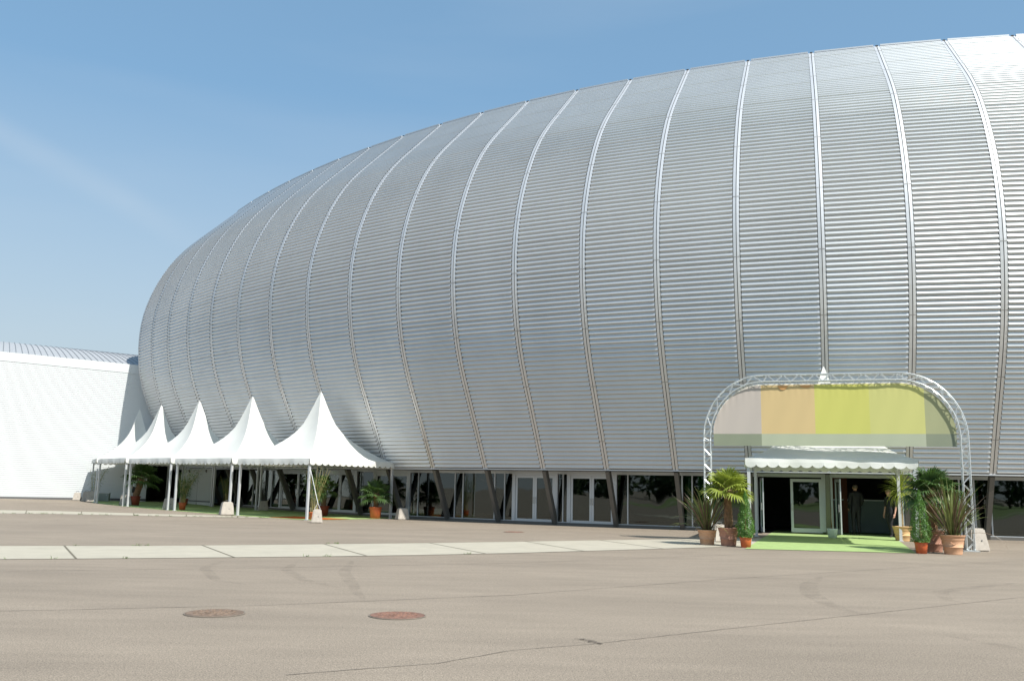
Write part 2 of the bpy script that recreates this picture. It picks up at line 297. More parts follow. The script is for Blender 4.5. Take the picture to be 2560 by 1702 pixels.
def zg(x, y):
    "the forecourt rises very gently towards the far left"
    s = (x+8.89)*-.7821 + (y-41.15)*.6231
    return 0. if s <= 0 else min(.009*s*s/(s+2), .3)
def on(x, y, dz=0): return (x, y, zg(x, y)+dz)
# ---------------------------------------------------------------- ground and paving
def grid(lo, hi, st): 
    o = []; x = lo
    while x <= hi: o.append(x); x += st
    return o
xs = [-3000, -900, -300, -140, -90] + grid(-60, 60, 2.5) + [90, 200, 700, 3000]
ys = [-3000, -900, -300, -140, -80, -40, -20] + grid(-10, 100, 2.5) + [140, 300, 900, 3000]
mb = MB(); mb.v = [(x, y, zg(x, y)) for y in ys for x in xs]; nx = len(xs)
mb.f = [(j*nx+i, j*nx+i+1, (j+1)*nx+i+1, (j+1)*nx+i) for j in range(len(ys)-1) for i in range(nx-1)]
tag(mb.build('ground', M['asphalt']), kind='structure')
def lerp_poly(P, t):
    L = [0]
    for a, b in zip(P, P[1:]): L.append(L[-1] + math.hypot(b[0]-a[0], b[1]-a[1]))
    d = t*L[-1]
    for i in range(len(P)-1):
        if d <= L[i+1] or i == len(P)-2:
            k = (d-L[i])/max(1e-9, L[i+1]-L[i]); a, b = P[i], P[i+1]
            return V2(a[0]+(b[0]-a[0])*k, a[1]+(b[1]-a[1])*k)
def band(name, far, near, joints, lift=.004, jm=True, n=60):
    m_ = MB()
    for i in range(n):
        q = [lerp_poly(near, i/n), lerp_poly(near, (i+1)/n), lerp_poly(far, (i+1)/n), lerp_poly(far, i/n)]
        m_.face([on(p.x, p.y, lift) for p in q])
    for a, b in joints:
        a = Vector(a); b = Vector(b); d = (b-a).normalized(); s_ = V2(-d.y, d.x)*.022
        m_.face([on(p.x, p.y, lift+.004) for p in (a-s_, b-s_, b+s_, a+s_)], 1)
    for P in (far, near):      # dirt line where the slabs meet the asphalt
        for i in range(n):
            a = lerp_poly(P, i/n); b = lerp_poly(P, (i+1)/n); d = (b-a).normalized(); s_ = V2(-d.y, d.x)*.02
            m_.face([on(p.x, p.y, lift+.004) for p in (a-s_, b-s_, b+s_, a+s_)], 1)
    return tag(m_.build(name, [M['slab'], M['joint']]), kind='structure')
J = list(zip([V2(*p) for p in JOINT_A], [V2(*p) for p in JOINT_B]))
band('concrete_path', PATH_FAR, PATH_NEAR, J)
sf = [lerp_poly(STRIP_FAR, k/6) for k in range(1, 6)]; sn = [lerp_poly(STRIP_NEAR, k/6) for k in range(1, 6)]
band('concrete_kerb_strip', STRIP_FAR, STRIP_NEAR, list(zip(sf, sn)))
def ribbon(name, P, w, m, lift, kind='structure', n=80, jit=.0, taper=False):
    m_ = MB(); pr = None
    for i in range(n+1):
        a = lerp_poly(P, max(0, i-1)/n); b = lerp_poly(P, min(n, i+1)/n); c = lerp_poly(P, i/n); d = (b-a).normalized()
        c = c + V2(-d.y, d.x)*random.uniform(-jit, jit); ww = w*(random.uniform(.6, 1.2) if jit else 1)*(math.sin(math.pi*(i+.4)/(n+.8))**.5 if taper else 1)
        l_, r_ = c+V2(-d.y, d.x)*ww/2, c-V2(-d.y, d.x)*ww/2
        if pr: m_.face([on(p.x, p.y, lift) for p in (pr[1], r_, l_, pr[0])])
        pr = (l_, r_)
    return tag(m_.build(name, M[m]), kind=kind)
for P, w_ in ((SEAM1, .022), (SEAM2, .018), (SEAM3, .014), (SEAM4, .08), (SEAM5, .045)): ribbon('asphalt_seam', P, w_, 'seamline', .004, jit=.008, n=140)
for i, (P, w_) in enumerate(((TYRES1, .30), (TYRES2, .25), (TYRES3, .2), (TYRES4, .22), (TYRES5, .2), (TYRES6, .2))): ribbon('tyre_mark', P, w_, 'tyre', .009, n=30, taper=True)
ribbon('oil_stain', STAIN1, .09, 'stain', .009, n=20, jit=.02, taper=True)
# ---------------------------------------------------------------- arena: shell, ribs, glazed base
def rib_pt(k, o, z): X, Y, h = RIBS[k]; return Vector((X+math.sin(h)*o, Y-math.cos(h)*o, z))
def fac(u, o, z):
    i = max(0, min(int(u), len(RIBS)-2)); return rib_pt(i, o, z).lerp(rib_pt(i+1, o, z), u-i)
def fdir(u):
    i = max(0, min(int(u), len(RIBS)-2)); d = rib_pt(i+1, 0, 0)-rib_pt(i, 0, 0); d.normalize(); return d
def fout(u): d = fdir(u); return Vector((d.y, -d.x, 0))
arc = [0]
for a, b in zip(PROFILE, PROFILE[1:]): arc.append(arc[-1] + math.hypot(b[0]-a[0], b[1]-a[1]))
LEN = arc[-1]
def prof(s, off=0.):
    s = max(0, min(LEN, s)); i = 0
    while i < len(arc)-2 and arc[i+1] < s: i += 1
    k = (s-arc[i])/(arc[i+1]-arc[i]); a, b = PROFILE[i], PROFILE[i+1]
    def tan(j): a_, b_ = PROFILE[max(0, j-1)], PROFILE[min(len(PROFILE)-1, j+1)]; return Vector((b_[0]-a_[0], b_[1]-a_[1])).normalized()
    t = tan(i).lerp(tan(i+1), k).normalized()
    return a[0]+(b[0]-a[0])*k + t.y*off, a[1]+(b[1]-a[1])*k - t.x*off
arena = thing('arena_building', 'huge rounded metal arena with corrugated aluminium shell and ribs above a glazed base', 'arena', (0, 0, 0))
PER = .196; corr = []; s = .02; j = 0
while s < LEN-.02:
    deep = .008 if j % 8 == 3 else 0
    K = [(0, -.036-deep), (.028+deep, -.036-deep), (.058, .034), (.106, .034), (PER, -.036)]
    for (s0, h0), (s1, h1), c_ in zip(K, K[1:], (.30, .26, .40, .20)):      # flat faces with small rounded folds between them
        corr += [(s+s0+(s1-s0)*c_, h0+(h1-h0)*c_), (s+s1-(s1-s0)*c_, h1-(h1-h0)*c_)]
    s += PER; j += 1
NB = len(RIBS)-1
for i in range(NB):
    mb = MB(); ds = .132/2.93
    jit = random.uniform(-.004, .004)
    P = []
    for s_, off in corr:
        o, z = prof(s_, off+jit)
        a, b = rib_pt(i, o, z), rib_pt(i+1, o, z); P.append((a.lerp(b, ds), a.lerp(b, 1-ds)))
    for a, b in zip(P, P[1:]): mb.face((a[0], a[1], b[1], b[0]))
    mb.f = [tuple(2*k+q_ for q_ in (0, 1, 3, 2)) for k in range(len(P)-1)]; mb.v = [tuple(p_) for ab_ in P for p_ in ab_]; mb.m = [0]*len(mb.f)
    mb.build('cladding_panel', M['panel'], arena, smooth=True)
mb = MB(); ss = [LEN*k/48 for k in range(49)]
for i in range(NB):
    P = [[rib_pt(i+e, *prof(s_, -.075)) for e in (0, 1)] for s_ in ss]
    for a, b in zip(P, P[1:]): mb.face((a[0], a[1], b[1], b[0]))
mb.build('shell_backing', M['dark'], arena)  # dark sheet shows as shadow in the open corrugation ends
for k in range(len(RIBS)):
    h = RIBS[k][2]; e = Vector((math.cos(h), math.sin(h), 0)); mb = MB()
    sec = [(-.118, -.07, 0), (-.118, .006, 0), (-.014, .012, 0), (-.012, -.03, 1), (.012, -.03, 1), (.014, .012, 0), (.118, .006, 0), (.118, -.07, 0)]
    ln = [LEN*q/56 for q in range(57)]
    P = [[rib_pt(k, *prof(s_, c[1])) + e*c[0] for c in sec] for s_ in ln]
    for a, b in zip(P, P[1:]):
        for q in range(7): mb.face((a[q], a[q+1], b[q+1], b[q]), 1 if q in (2, 3, 4) else 0)
    s_ = 1.3 + (k % 2)*.1
    while s_ < LEN-.5:       # butt joints of the rib covers
        a, b = [rib_pt(k, *prof(s_+d_, .0145)) for d_ in (0, .022)]
        mb.face((a-e*.118, a+e*.118, b+e*.118, b-e*.118), 2); s_ += 2.45
    mb.build('shell_rib', [M['rib'], M['groove'], M['joint2']], arena)
mb = MB()
for i in range(NB):          # roof edge flashing, black bars painted as dark open rib ends, low roof behind
    o, z = PROFILE[-1]
    a, b = rib_pt(i, o, z+.03), rib_pt(i+1, o, z+.03); a2, b2 = a.lerp(b, .05), a.lerp(b, .95)
    mb.bar(a2, b2, .12, .07)
    md = MB(); md.bar(a.lerp(b, -.02)-Vector((0, 0, .02)), a.lerp(b, .02)-Vector((0, 0, .02)), .09, .045); md.build('rib_end', M['dark'], arena)
mb.build('roof_edge', M['trim'], arena)
mb = MB()
for i in range(NB):
    o, z = PROFILE[-1]
    mb.face((rib_pt(i, o-.02, z-.04), rib_pt(i+1, o-.02, z-.04), rib_pt(i+1, o-16, z+1.6), rib_pt(i, o-16, z+1.6)))
    mb.face((rib_pt(i, o-16, z+1.6), rib_pt(i+1, o-16, z+1.6), rib_pt(i+1, o-17, 0), rib_pt(i, o-17, 0)))
mb.build('roof', M['vault'], arena)
for k in (0, NB):
    mb = MB(); pts = [rib_pt(k, *prof(s_, -.08)) for s_ in ss] + [rib_pt(k, PROFILE[-1][0]-16, PROFILE[-1][1]+1.6), rib_pt(k, PROFILE[-1][0]-17, 2.3)]
    mb.face(pts); mb.build('end_wall', M['vault'], arena)
OG = 1.30
# soffit, drip edge, columns
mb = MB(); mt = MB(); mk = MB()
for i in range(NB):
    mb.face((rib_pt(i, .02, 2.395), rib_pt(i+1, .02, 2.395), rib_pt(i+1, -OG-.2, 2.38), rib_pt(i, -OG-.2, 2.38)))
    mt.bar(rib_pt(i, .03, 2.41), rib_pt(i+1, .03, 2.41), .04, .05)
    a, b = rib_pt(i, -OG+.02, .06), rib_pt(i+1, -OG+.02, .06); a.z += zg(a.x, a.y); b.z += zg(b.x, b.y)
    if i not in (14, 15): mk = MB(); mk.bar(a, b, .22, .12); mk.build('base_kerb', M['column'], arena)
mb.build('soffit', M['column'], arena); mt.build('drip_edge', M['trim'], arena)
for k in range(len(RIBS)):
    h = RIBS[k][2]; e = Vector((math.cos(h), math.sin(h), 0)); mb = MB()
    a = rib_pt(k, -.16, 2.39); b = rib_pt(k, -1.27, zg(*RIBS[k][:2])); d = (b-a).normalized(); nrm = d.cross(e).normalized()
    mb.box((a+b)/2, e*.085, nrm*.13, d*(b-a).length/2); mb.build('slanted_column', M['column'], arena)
# glazing
def post(mb, u, w=.06, o=-OG, z0=.1, z1=2.27, dp=.08, mi=0):
    p = fac(u, o, 0); g = zg(p.x, p.y); d = fdir(u); n = fout(u)
    mb.box((p.x, p.y, g+(z0+z1)/2), d*w/2, n*dp/2, (0, 0, (z1-z0)/2), mi)
def pane(u0, u1, o=-OG, z0=.13, z1=2.24, parent=arena, name='window_pane'):
    mb = MB(); n = 4
    i = int(u0)
    cuts = [u0] + [k for k in range(int(u0)+1, int(u1)+1) if u0 < k < u1] + [u1]
    for a, b in zip(cuts, cuts[1:]):
        p, q = fac(a, o, 0), fac(b, o, 0); g = zg(p.x, p.y)
        mb.face(((p.x, p.y, g+z0), (q.x, q.y, g+z0), (q.x, q.y, g+z1), (p.x, p.y, g+z1)))
    return mb.build(name, M['glass'], parent)
mb = MB()
cuts = [1.5] + list(range(2, 22))
for a, b in zip(cuts, cuts[1:]):
    if b > 21: break
    p, q = fac(a, -OG, 0), fac(min(b, 20.999), -OG, 0)
    g = zg(p.x, p.y)
    mb = MB(); mb.bar((p.x, p.y, g+2.31), (q.x, q.y, g+2.31), .09, .13); mb.build('head_rail', M['frame'], arena)
    if a not in (14, 15): mb = MB(); mb.bar((p.x, p.y, g+.125), (q.x, q.y, g+.125), .075, .05); mb.build('sill_rail', M['frame'], arena)
MULL = [1.52, 2.6, 3.4, 4.15] + MULL_U + [9.9, 11.12, 17.08, 18.1, 19.05, 20.0, 20.9]
for u in MULL:
    mb = MB(); post(mb, u, .055); mb.build('mullion', M['frame'], arena)
occupied = [a for a in DP_U] + [(ENT_U[0], 16.0)]
stops = sorted(set([u for u in MULL if not any(a-.02 < u < b+.02 for a, b in occupied)] + [x for t in occupied for x in t]))
for a, b in zip(stops, stops[1:]):
    if (a, b) in occupied or any(a >= x-.01 and b <= y+.01 for x, y in occupied): continue
    pane(a+.01, b-.01)
def leaf(p0, d, n, wd, g, handle_side=1, parent=arena, hgt=2.12):
    "one glazed door leaf starting at p0, running along d"
    fr = MB(); c = p0 + d*wd/2; t = .022
    for s_ in (0, 1): fr.box((p0 + d*(.05 if s_ == 0 else wd-.05)) + Vector((0, 0, g+.10+hgt/2)), d*.05, n*t, (0, 0, hgt/2))
    for z_, hh in ((g+.10+.085, .085), (g+.10+hgt-.06, .06)): fr.box(c+Vector((0, 0, z_)), d*(wd/2-.1), n*(t-.003), (0, 0, hh))
    o = fr.build('door', M['frame'], parent)
    gl = MB(); a = p0+d*.1; b = p0+d*(wd-.1); gl.face((a+Vector((0, 0, g+.26)), b+Vector((0, 0, g+.26)), b+Vector((0, 0, g+hgt)), a+Vector((0, 0, g+hgt))))
    gl.build('door_glass', M['glass'], o)
    hd = MB(); hp = p0 + d*((wd-.05) if handle_side > 0 else .05) + n*.06
    hd.tube([hp+Vector((0, 0, g+.95)), hp+Vector((0, 0, g+1.25))], .016, 6); hd.tube([hp-n*.06+Vector((0, 0, g+1.0)), hp+Vector((0, 0, g+1.0))], .012, 6); hd.tube([hp-n*.06+Vector((0, 0, g+1.2)), hp+Vector((0, 0, g+1.2))], .012, 6)
    hd.build('door_handle', M['chrome'], o)
    return o
for (a, b) in DP_U:
    p, q = fac(a, -OG, 0), fac(b, -OG, 0); d = (q-p); L_ = d.length; d.normalize(); n = Vector((d.y, -d.x, 0)); g = zg(p.x, p.y)-.04
    mb = MB()
    for c_ in (p+d*.09, q-d*.09): mb.box(c_+Vector((0, 0, g+1.2)), d*.085, n*.055, (0, 0, 1.1))
    mb.box((p+q)/2+Vector((0, 0, g+2.285)), d*L_/2, n*.052, (0, 0, .06))
    mb.build('door_frame', M['frame'], arena)
    wd = (L_-.36)/2
    leaf(p+d*.18, d, n, wd-.004, g, 1); leaf(p+d*(.18+wd+.004), d, n, wd-.004, g, -1)
# entrance: two wide openings, some leaves folded open
E0, E1, E2, E3, E4, E5, E6, E7, E8 = ENT_U
for u, w_ in ((E0, .10), (E4+.035, .20), (E5+.01, .08), (16.0, .1)): mb = MB(); post(mb, u, w_, dp=.11); mb.build('door_post', M['frame'], arena)
p = fac(E3, -OG, 0); q = fac(E4, -OG, 0); d = (q-p); wd = d.length; d.normalize(); n = Vector((d.y, -d.x, 0)); leaf(p, d, n, wd, -.04, -1)
def open_leaf(u, ang, wd=.95):
    d = fdir(u); n = fout(u); dd = n*math.cos(R(ang)) + d*math.sin(R(ang)); leaf(fac(u, -OG+.05, 0), dd, Vector((dd.y, -dd.x, 0)), wd, -.04, 1)
open_leaf(E0+.05, 10); open_leaf(E5+.06, 8); open_leaf(E8-.03, -6, .9)
# interior
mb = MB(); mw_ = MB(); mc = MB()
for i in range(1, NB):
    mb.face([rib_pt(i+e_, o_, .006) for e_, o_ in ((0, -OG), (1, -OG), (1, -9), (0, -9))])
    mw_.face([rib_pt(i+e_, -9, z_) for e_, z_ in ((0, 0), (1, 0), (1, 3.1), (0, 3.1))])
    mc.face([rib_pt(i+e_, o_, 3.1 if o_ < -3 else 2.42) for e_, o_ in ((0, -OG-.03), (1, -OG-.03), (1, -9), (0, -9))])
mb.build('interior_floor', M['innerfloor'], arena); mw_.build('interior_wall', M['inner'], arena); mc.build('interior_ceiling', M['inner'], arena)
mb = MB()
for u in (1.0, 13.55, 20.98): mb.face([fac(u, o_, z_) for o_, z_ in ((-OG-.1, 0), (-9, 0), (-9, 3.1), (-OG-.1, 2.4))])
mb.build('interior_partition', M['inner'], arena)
mb = MB(); a = fac(15.02, -4.2, 0); b = fac(15.32, -4.0, 0); mb.face((a, b, b+Vector((0, 0, 2.7)), a+Vector((0, 0, 2.7)))); tag(mb.build('interior_partition', M['redwall'], arena), 'red brown partition just inside the right entrance')
for (a, b) in ((GREEN_U[0], GREEN_U[1]), (13.2, 13.5), (GREEN_U[2], GREEN_U[3]), (14.0, 14.06)):
    mb = MB(); d = fdir(a); p, q = fac(a, -OG-.25, 0), fac(b, -OG-.25, 0); mb.box((p+q)/2+Vector((0, 0, 1.13)), d*(q-p).length/2, fout(a)*.015, (0, 0, 1.1)); tag(mb.build('interior_banner', M['green'], arena), 'green hanging panel behind the glass')
# white sheet-metal double door at the far left end of the base
p, q = fac(.62, -.12, 0), fac(2.46, -.12, 0); d = q-p; L_ = d.length; d.normalize(); n = Vector((d.y, -d.x, 0)); g = zg(p.x, p.y)-.05
mb = MB(); mb.box((p+q)/2+Vector((0, 0, g+1.23)), d*L_/2, n*.04, (0, 0, 1.22)); k = .12
while k < L_-.06:
    mb.box(p+d*k+n*.045+Vector((0, 0, g+1.27)), d*.022, n*.012, (0, 0, 1.1)); k += .125
dw = tag(mb.build('sheet_metal_door', M['white'], arena), 'white sheet metal double door under the tents')
mb = MB(); mb.box((p+q)/2+n*.045+Vector((0, 0, g+1.2)), d*.012, n*.016, (0, 0, 1.18)); mb.box((p+q)/2+n*.05+Vector((0, 0, g+.25)), d*(L_/2-.05), n*.01, (0, 0, .03)); mb.build('door_gap', M['groove'], dw)
counter = thing('reception_counter', 'shade-coloured whitish reception counter inside the right-hand entrance behind the man in the suit', 'counter', fac(15.62, -4.4, .03), 0)
mb = MB(); d = fdir(15.6); n = fout(15.6); mb.box((0, 0, .66), d*1.35, n*.3, (0, 0, .66)); mb.build('front_panel', M['counter'], counter)
mb = MB(); mb.box((0, 0, 1.345), d*1.4, n*.36, (0, 0, .022)); mb.build('counter_top', M['frame'], counter)
# ---------------------------------------------------------------- white hall on the left
hall = thing('exhibition_hall', 'low white hall with horizontally ribbed cladding and grey vaulted roof left of the arena', 'building')
W0 = Vector((WALL0[0], WALL0[1], 0)); WD = Vector((math.cos(R(14)), math.sin(R(14)), 0)); WN = Vector((WD.y, -WD.x, 0))
def wtop(s): return 9.93 - .053*(max(s, -1)+1)
S0, S1, S2 = -46, 8.95, 12.5
mb = MB(); H0 = .22; n = 70; segs = [(S0, S1, 0)] ; seq = []
for j in range(n):
    z0 = j/n; pz = 1/n; seq += [(z0, 0), (z0+pz*.76, 0), (z0+pz*.80, -.02), (z0+pz*.95, -.02)]
seq.append((1, 0))
def wpt(s, f, off): t = wtop(s)-.6; p = W0+WD*s+WN*off; return Vector((p.x, p.y, H0+(t-H0)*f))
for (f0, o0), (f1, o1) in zip(seq, seq[1:]):
    for sa, sb in ((S0, -1), (-1, S1)): mb.face((wpt(sa, f0, o0), wpt(sb, f0, o0), wpt(sb, f1, o1), wpt(sa, f1, o1)))
    if f0 > .33: mb.face((wpt(S1, f0, o0), wpt(S2, f0, o0), wpt(S2, f1, o1), wpt(S1, f1, o1)))
mb.build('wall_cladding', M['white'], hall)
mb = MB()
for sa, sb in ((S0, -1), (-1, S2)):
    a, b = W0+WD*sa+WN*.03, W0+WD*sb+WN*.03
    mb.face(((a.x, a.y, wtop(sa)-.6), (b.x, b.y, wtop(sb)-.6), (b.x, b.y, wtop(sb)), (a.x, a.y, wtop(sa))))
    mb.face(((a.x, a.y, wtop(sa)), (b.x, b.y, wtop(sb)), (b.x-WN.x*.3, b.y-WN.y*.3, wtop(sb)), (a.x-WN.x*.3, a.y-WN.y*.3, wtop(sa))))
mb.build('fascia', M['white'], hall)
def vpt(s, v):
    p = W0+WD*s; k = max(-1.2, min(1.3, (s+1)/9)); dx, dy = -.49-.13*k, .87-.09*k
    q = Vector((p.x-WN.x*.2+dx*9*v, p.y-WN.y*.2+dy*9*v, wtop(s)-.02+1.72*math.sin(v*math.pi/2))); return q
mb = MB(); ms_ = MB(); NV = 10; s = S0
while s < S2:
    s2 = min(S2, s+.8)
    for v in range(NV): mb.face((vpt(s, v/NV), vpt(s2, v/NV), vpt(s2, (v+1)/NV), vpt(s, (v+1)/NV)))
    s = s2
mb.build('vaulted_roof', M['vault'], hall)
s = S0
while s < S2: ms_.tube([vpt(s, v/NV)+Vector((0, 0, .02)) for v in range(NV+1)], .022, 4, cap=False); s += .40
ms_.build('roof_seam', M['seam'], hall)
mb = MB()
a, b = W0+WD*S0, W0+WD*S1
mb.bar((a.x, a.y, .33), (b.x, b.y, .33), .06, .14); mb.build('plinth', M['groove'], hall)
# dark doorway between hall and arena
mb = MB(); a = W0+WD*S1; b = W0+WD*S2; c = b-WN*5; e_ = a-WN*5
for p, q in ((a, e_), (e_, c), (c, b)): mb.face(((p.x, p.y, 0), (q.x, q.y, 0), (q.x, q.y, 3.4), (p.x, p.y, 3.4)))
mb.face([(p.x, p.y, 3.4) for p in (a, b, c, e_)]); mb.build('doorway', M['inner'], hall)
# ---------------------------------------------------------------- pagoda tents
A_, ZE, ZP = 5.3, 2.70, 6.05
CURVE = [(0, 1), (.02, .968), (.05, .895), (.09, .79), (.15, .645), (.21, .52), (.29, .415), (.37, .335), (.45, .272), (.52, .225), (.61, .165), (.70, .115), (.79, .067), (.88, .032), (1, 0)]
def make_tent(name, label, loc, h, a=A_, group='white peaked tents along the arena', zp=ZP, ZE=ZE):
    t = thing(name, label, 'tent', loc, h, group)
    mb = MB(); NS = 10; rings = []
    for r_, f_ in CURVE:
        r_ = max(r_, .004); ring = []
        for sd in range(4):
            for e in range(NS):
                k = e/NS; c0 = [(-1, -1), (1, -1), (1, 1), (-1, 1)][sd]; c1 = [(1, -1), (1, 1), (-1, 1), (-1, -1)][sd]
                x = c0[0]+(c1[0]-c0[0])*k; y = c0[1]+(c1[1]-c0[1])*k
                pinch = 1 - .16*math.sin(math.pi*k)*4*r_*(1-r_)*.6
                zz = ZE + (zp-ZE)*f_ - .05*math.sin(math.pi*k)*math.sin(math.pi*r_)
                ring.append((a/2 + x*r_*pinch*a/2, a/2 + y*r_*pinch*a/2, zz))
        rings.append(ring)
    for A1, B1 in zip(rings, rings[1:]):
        n = len(A1)
        for q in range(n): mb.face((A1[q], A1[(q+1) % n], B1[(q+1) % n], B1[q]))
    me_o = mb.build('canopy', M['canvas'], t)
    bm = bmesh.new(); bm.from_mesh(me_o.data); bmesh.ops.remove_doubles(bm, verts=bm.verts, dist=.0005)
    for f_ in bm.faces: f_.smooth = True
    bm.normal_update()
    for e_ in bm.edges:
        if len(e_.link_faces) == 2 and e_.calc_face_angle(0) > R(32): e_.smooth = False
    bm.to_mesh(me_o.data); bm.free()
    mb = MB(); NC = 15; q = 6
    for sd in range(4):
        c0 = Vector([(0, 0), (a, 0), (a, a), (0, a)][sd]+(0,)); c1 = Vector([(a, 0), (a, a), (0, a), (0, 0)][sd]+(0,)); d = (c1-c0).normalized(); n = Vector((d.y, -d.x, 0))
        ph = random.uniform(0, 6); pr = None
        for k in range(NC*q+1):
            x = k/(NC*q); u = (k % q)/q; dz = .205 + .085*(math.sin(math.pi*u)**.6 if 0 < u < 1 else 0)
            wob = .018*math.sin(x*19+ph)+.01*math.sin(x*47+ph*2)
            p = c0+d*a*x; top = p+n*.012+Vector((0, 0, ZE+.005)); mid = p+n*(.03+wob*.5)+Vector((0, 0, ZE-.12)); bot = p+n*(.035+wob)+Vector((0, 0, ZE-dz))
            if pr:
                mb.face((pr[1], mid, top, pr[0])); mb.face((pr[2], bot, mid, pr[1]))
            pr = (top, mid, bot)
    mb.build('valance', M['canvas'], t, smooth=False)
    mb = MB(); i_ = .10
    C4 = [(i_, i_), (a-i_, i_), (a-i_, a-i_), (i_, a-i_)]
    for k in range(4):
        p, q_ = C4[k], C4[(k+1) % 4]; mb.bar((*p, ZE-.05), (*q_, ZE-.05), .05, .08)
    mb.build('eave_beam', M['pole'], t)
    for p in C4:
        mb = MB(); g = zg(*( (Matrix.Rotation(h, 2) @ Vector(p)) + Vector(loc[:2]))) - loc[2]
        mb.box((*p, (g+ZE-.1)/2), (.048, 0, 0), (0, .048, 0), (0, 0, (ZE-.1-g)/2)); mb.box((*p, g+.012), (.09, 0, 0), (0, .09, 0), (0, 0, .01)); mb.build('pole', M['pole'], t)
    mb = MB(); mb.tube([(a/2, a/2, ZE+.5), (a/2, a/2, zp-.14)], .03, 6); mb.build('peak_mast', M['pole'], t)
    return t
TENTS = [((-8.886, 41.145), .898, 5.3, 'nearest white peaked tent of the row, with tall bamboo at its front corner'),
         ((-13.43, 44.78), math.radians(48.8), 5.3, 'white peaked tent second from the right in the row left of the arena'),
         ((-17.80, 48.63), math.radians(44.7), 5.3, 'white peaked tent in the middle of the row, beside a small orange pot with bamboo'),
         ((-21.88, 52.78), math.radians(39.3), 5.3, 'white peaked tent, second from the left, over the stocky palm in a brown pot'),
         ((-25.54, 57.30), math.radians(27), 4.9, 'farthest and leftmost white peaked tent, against the ribbed wall of the white hall')]
for (P, h, a, lab) in TENTS: make_tent('pagoda_tent', lab, (P[0], P[1], zg(P[0]-.5, P[1]+.5)), h, a)
make_tent('pagoda_tent', 'white peaked entrance tent behind the coloured arch banner over the green carpet', (7.54, 29.575, 0), -.301, 5.10, zp=5.90, ZE=2.655)
# carpets
def sheet(name, pts, m, lift, label, cat='carpet', group=None):
    mb = MB(); 
    n = 24
    if len(pts) == 4:
        a, b, c, d = [Vector(p) for p in pts]
        G = [[(a.lerp(b, i/n)).lerp(d.lerp(c, i/n), j/n) for i in range(n+1)] for j in range(n+1)]
        for j in range(n):
            for i in range(n): mb.face([on(p.x, p.y, lift) for p in (G[j][i], G[j][i+1], G[j+1][i+1], G[j+1][i])])
    return tag(mb.build(name, m), label, cat, group)
def tp(i, x, y):
    (P, h, a, _) = TENTS[i]; c, s_ = math.cos(h), math.sin(h); return (P[0]+c*x-s_*y, P[1]+s_*x+c*y)
def fb(u): p = fac(u, -OG+.14, 0); return (p.x, p.y)
for i, (a, b, c, d, lb) in enumerate(((tp(0, .05, -.1), tp(0, 5.3, .15), fb(7.0), tp(1, -.1, -.2), 'green carpet under the nearest tent, bright where the sun reaches its edge'),)):
    pass
FR = [tp(0, .02, -.15), tp(0, 0, 5.5), tp(1, 0, 5.5), tp(2, 0, 5.5), tp(3, 0, 5.4), tp(4, 0, 4.9)]
BK = [fb(7.35), fb(5.2), fb(3.1), fb(1.2), (-22.6, 63.0), (-26.6, 62.2)]
mb = MB()
for k in range(5):
    for j in range(8):
        for i in range(12):
            def q(ii, jj):
                a = Vector(FR[k]).lerp(Vector(FR[k+1]), ii/12); b = Vector(BK[k]).lerp(Vector(BK[k+1]), ii/12); p = a.lerp(b, jj/8); return on(p.x, p.y, .012)
            mb.face((q(i, j), q(i, j+1), q(i+1, j+1), q(i+1, j)))
a, b = tp(0, 0, -.1), tp(0, 5.25, .1)
mb.face([on(*p, .012) for p in (a, b, fb(7.9), fb(7.35))])
tag(mb.build('carpet', M['carpet']), 'long green carpet under the row of tents', 'carpet')
sheet('carpet', [(-11.0, 42.9), (-8.3, 42.0), (-7.3, 43.3), (-10.3, 45.0)], M['carpet2'], .02, 'orange carpet patch on the green carpet behind the potted bamboo')
sheet('carpet', [CARPET[0][:2], CARPET[1][:2], (15.9, 39.0), (11.6, 40.6)], M['carpet'], .012, 'green carpet leading to the open doors of the main entrance')
p = [fac(14.0, -OG+.1, 0), fac(16.0, -OG+.1, 0), fac(16.0, -8, 0), fac(14.0, -8, 0)]
for root, base in ((arena, Vector((4, 39, 0))), (hall, Vector((-36, 60.4, .3)))):
    root.location = base
    for o in list(col.objects):
        if o.parent == root: o.location = -base
# ---------------------------------------------------------------- truss arch and banner
TH = -.32; TR = Vector((13.53, 27.40, 0)); td = Vector((-math.cos(TH), -math.sin(TH), 0)); tn = Vector((math.sin(TH), -math.cos(TH), 0)); TL = 7.53
def tpos(s, z, o=0): p = TR + td*s + tn*o; return Vector((p.x, p.y, z))
RAD = 1.86; ZL = 3.30; ZT = 5.18
def arch(off, o=0, step=.12):
    "centre line of the arch offset outward by off"
    P = []; z = .03
    while z < ZL: P.append(tpos(-off, z, o)); z += step
    rx = 1.78; rz = ZT-ZL
    for k in range(0, 19):
        a = math.pi/2*k/18; P.append(tpos(rx-(rx+off)*math.cos(a), ZL+(rz+off)*math.sin(a), o))
    s = rx+step
    while s < TL-rx: P.append(tpos(s, ZT+off, o)); s += step
    for k in range(18, -1, -1):
        a = math.pi/2*k/18; P.append(tpos(TL-rx+(rx+off)*math.cos(a), ZL+(rz+off)*math.sin(a), o))
    z = ZL
    while z > .03: P.append(tpos(TL+off, z, o)); z -= step
    P.append(tpos(TL+off, .03, o)); return P
arch_t = thing('truss_arch', 'large arch of bright aluminium lattice truss standing in front of the main entrance', 'truss arch', TR)
def local(mb, base): mb.v = [(x-base[0], y-base[1], z-base[2]) for x, y, z in mb.v]; return mb
hw = .105
chords = {}
for nm, off, o in (('outer', hw, hw), ('inner', -hw, hw), ('outer_back', hw, -hw), ('inner_back', -hw, -hw)):
    P = arch(off, o); chords[nm] = P; mb = MB(); mb.tube(P, .021, 6); local(mb, TR).build('chord_tube', M['truss'], arch_t, smooth=True)
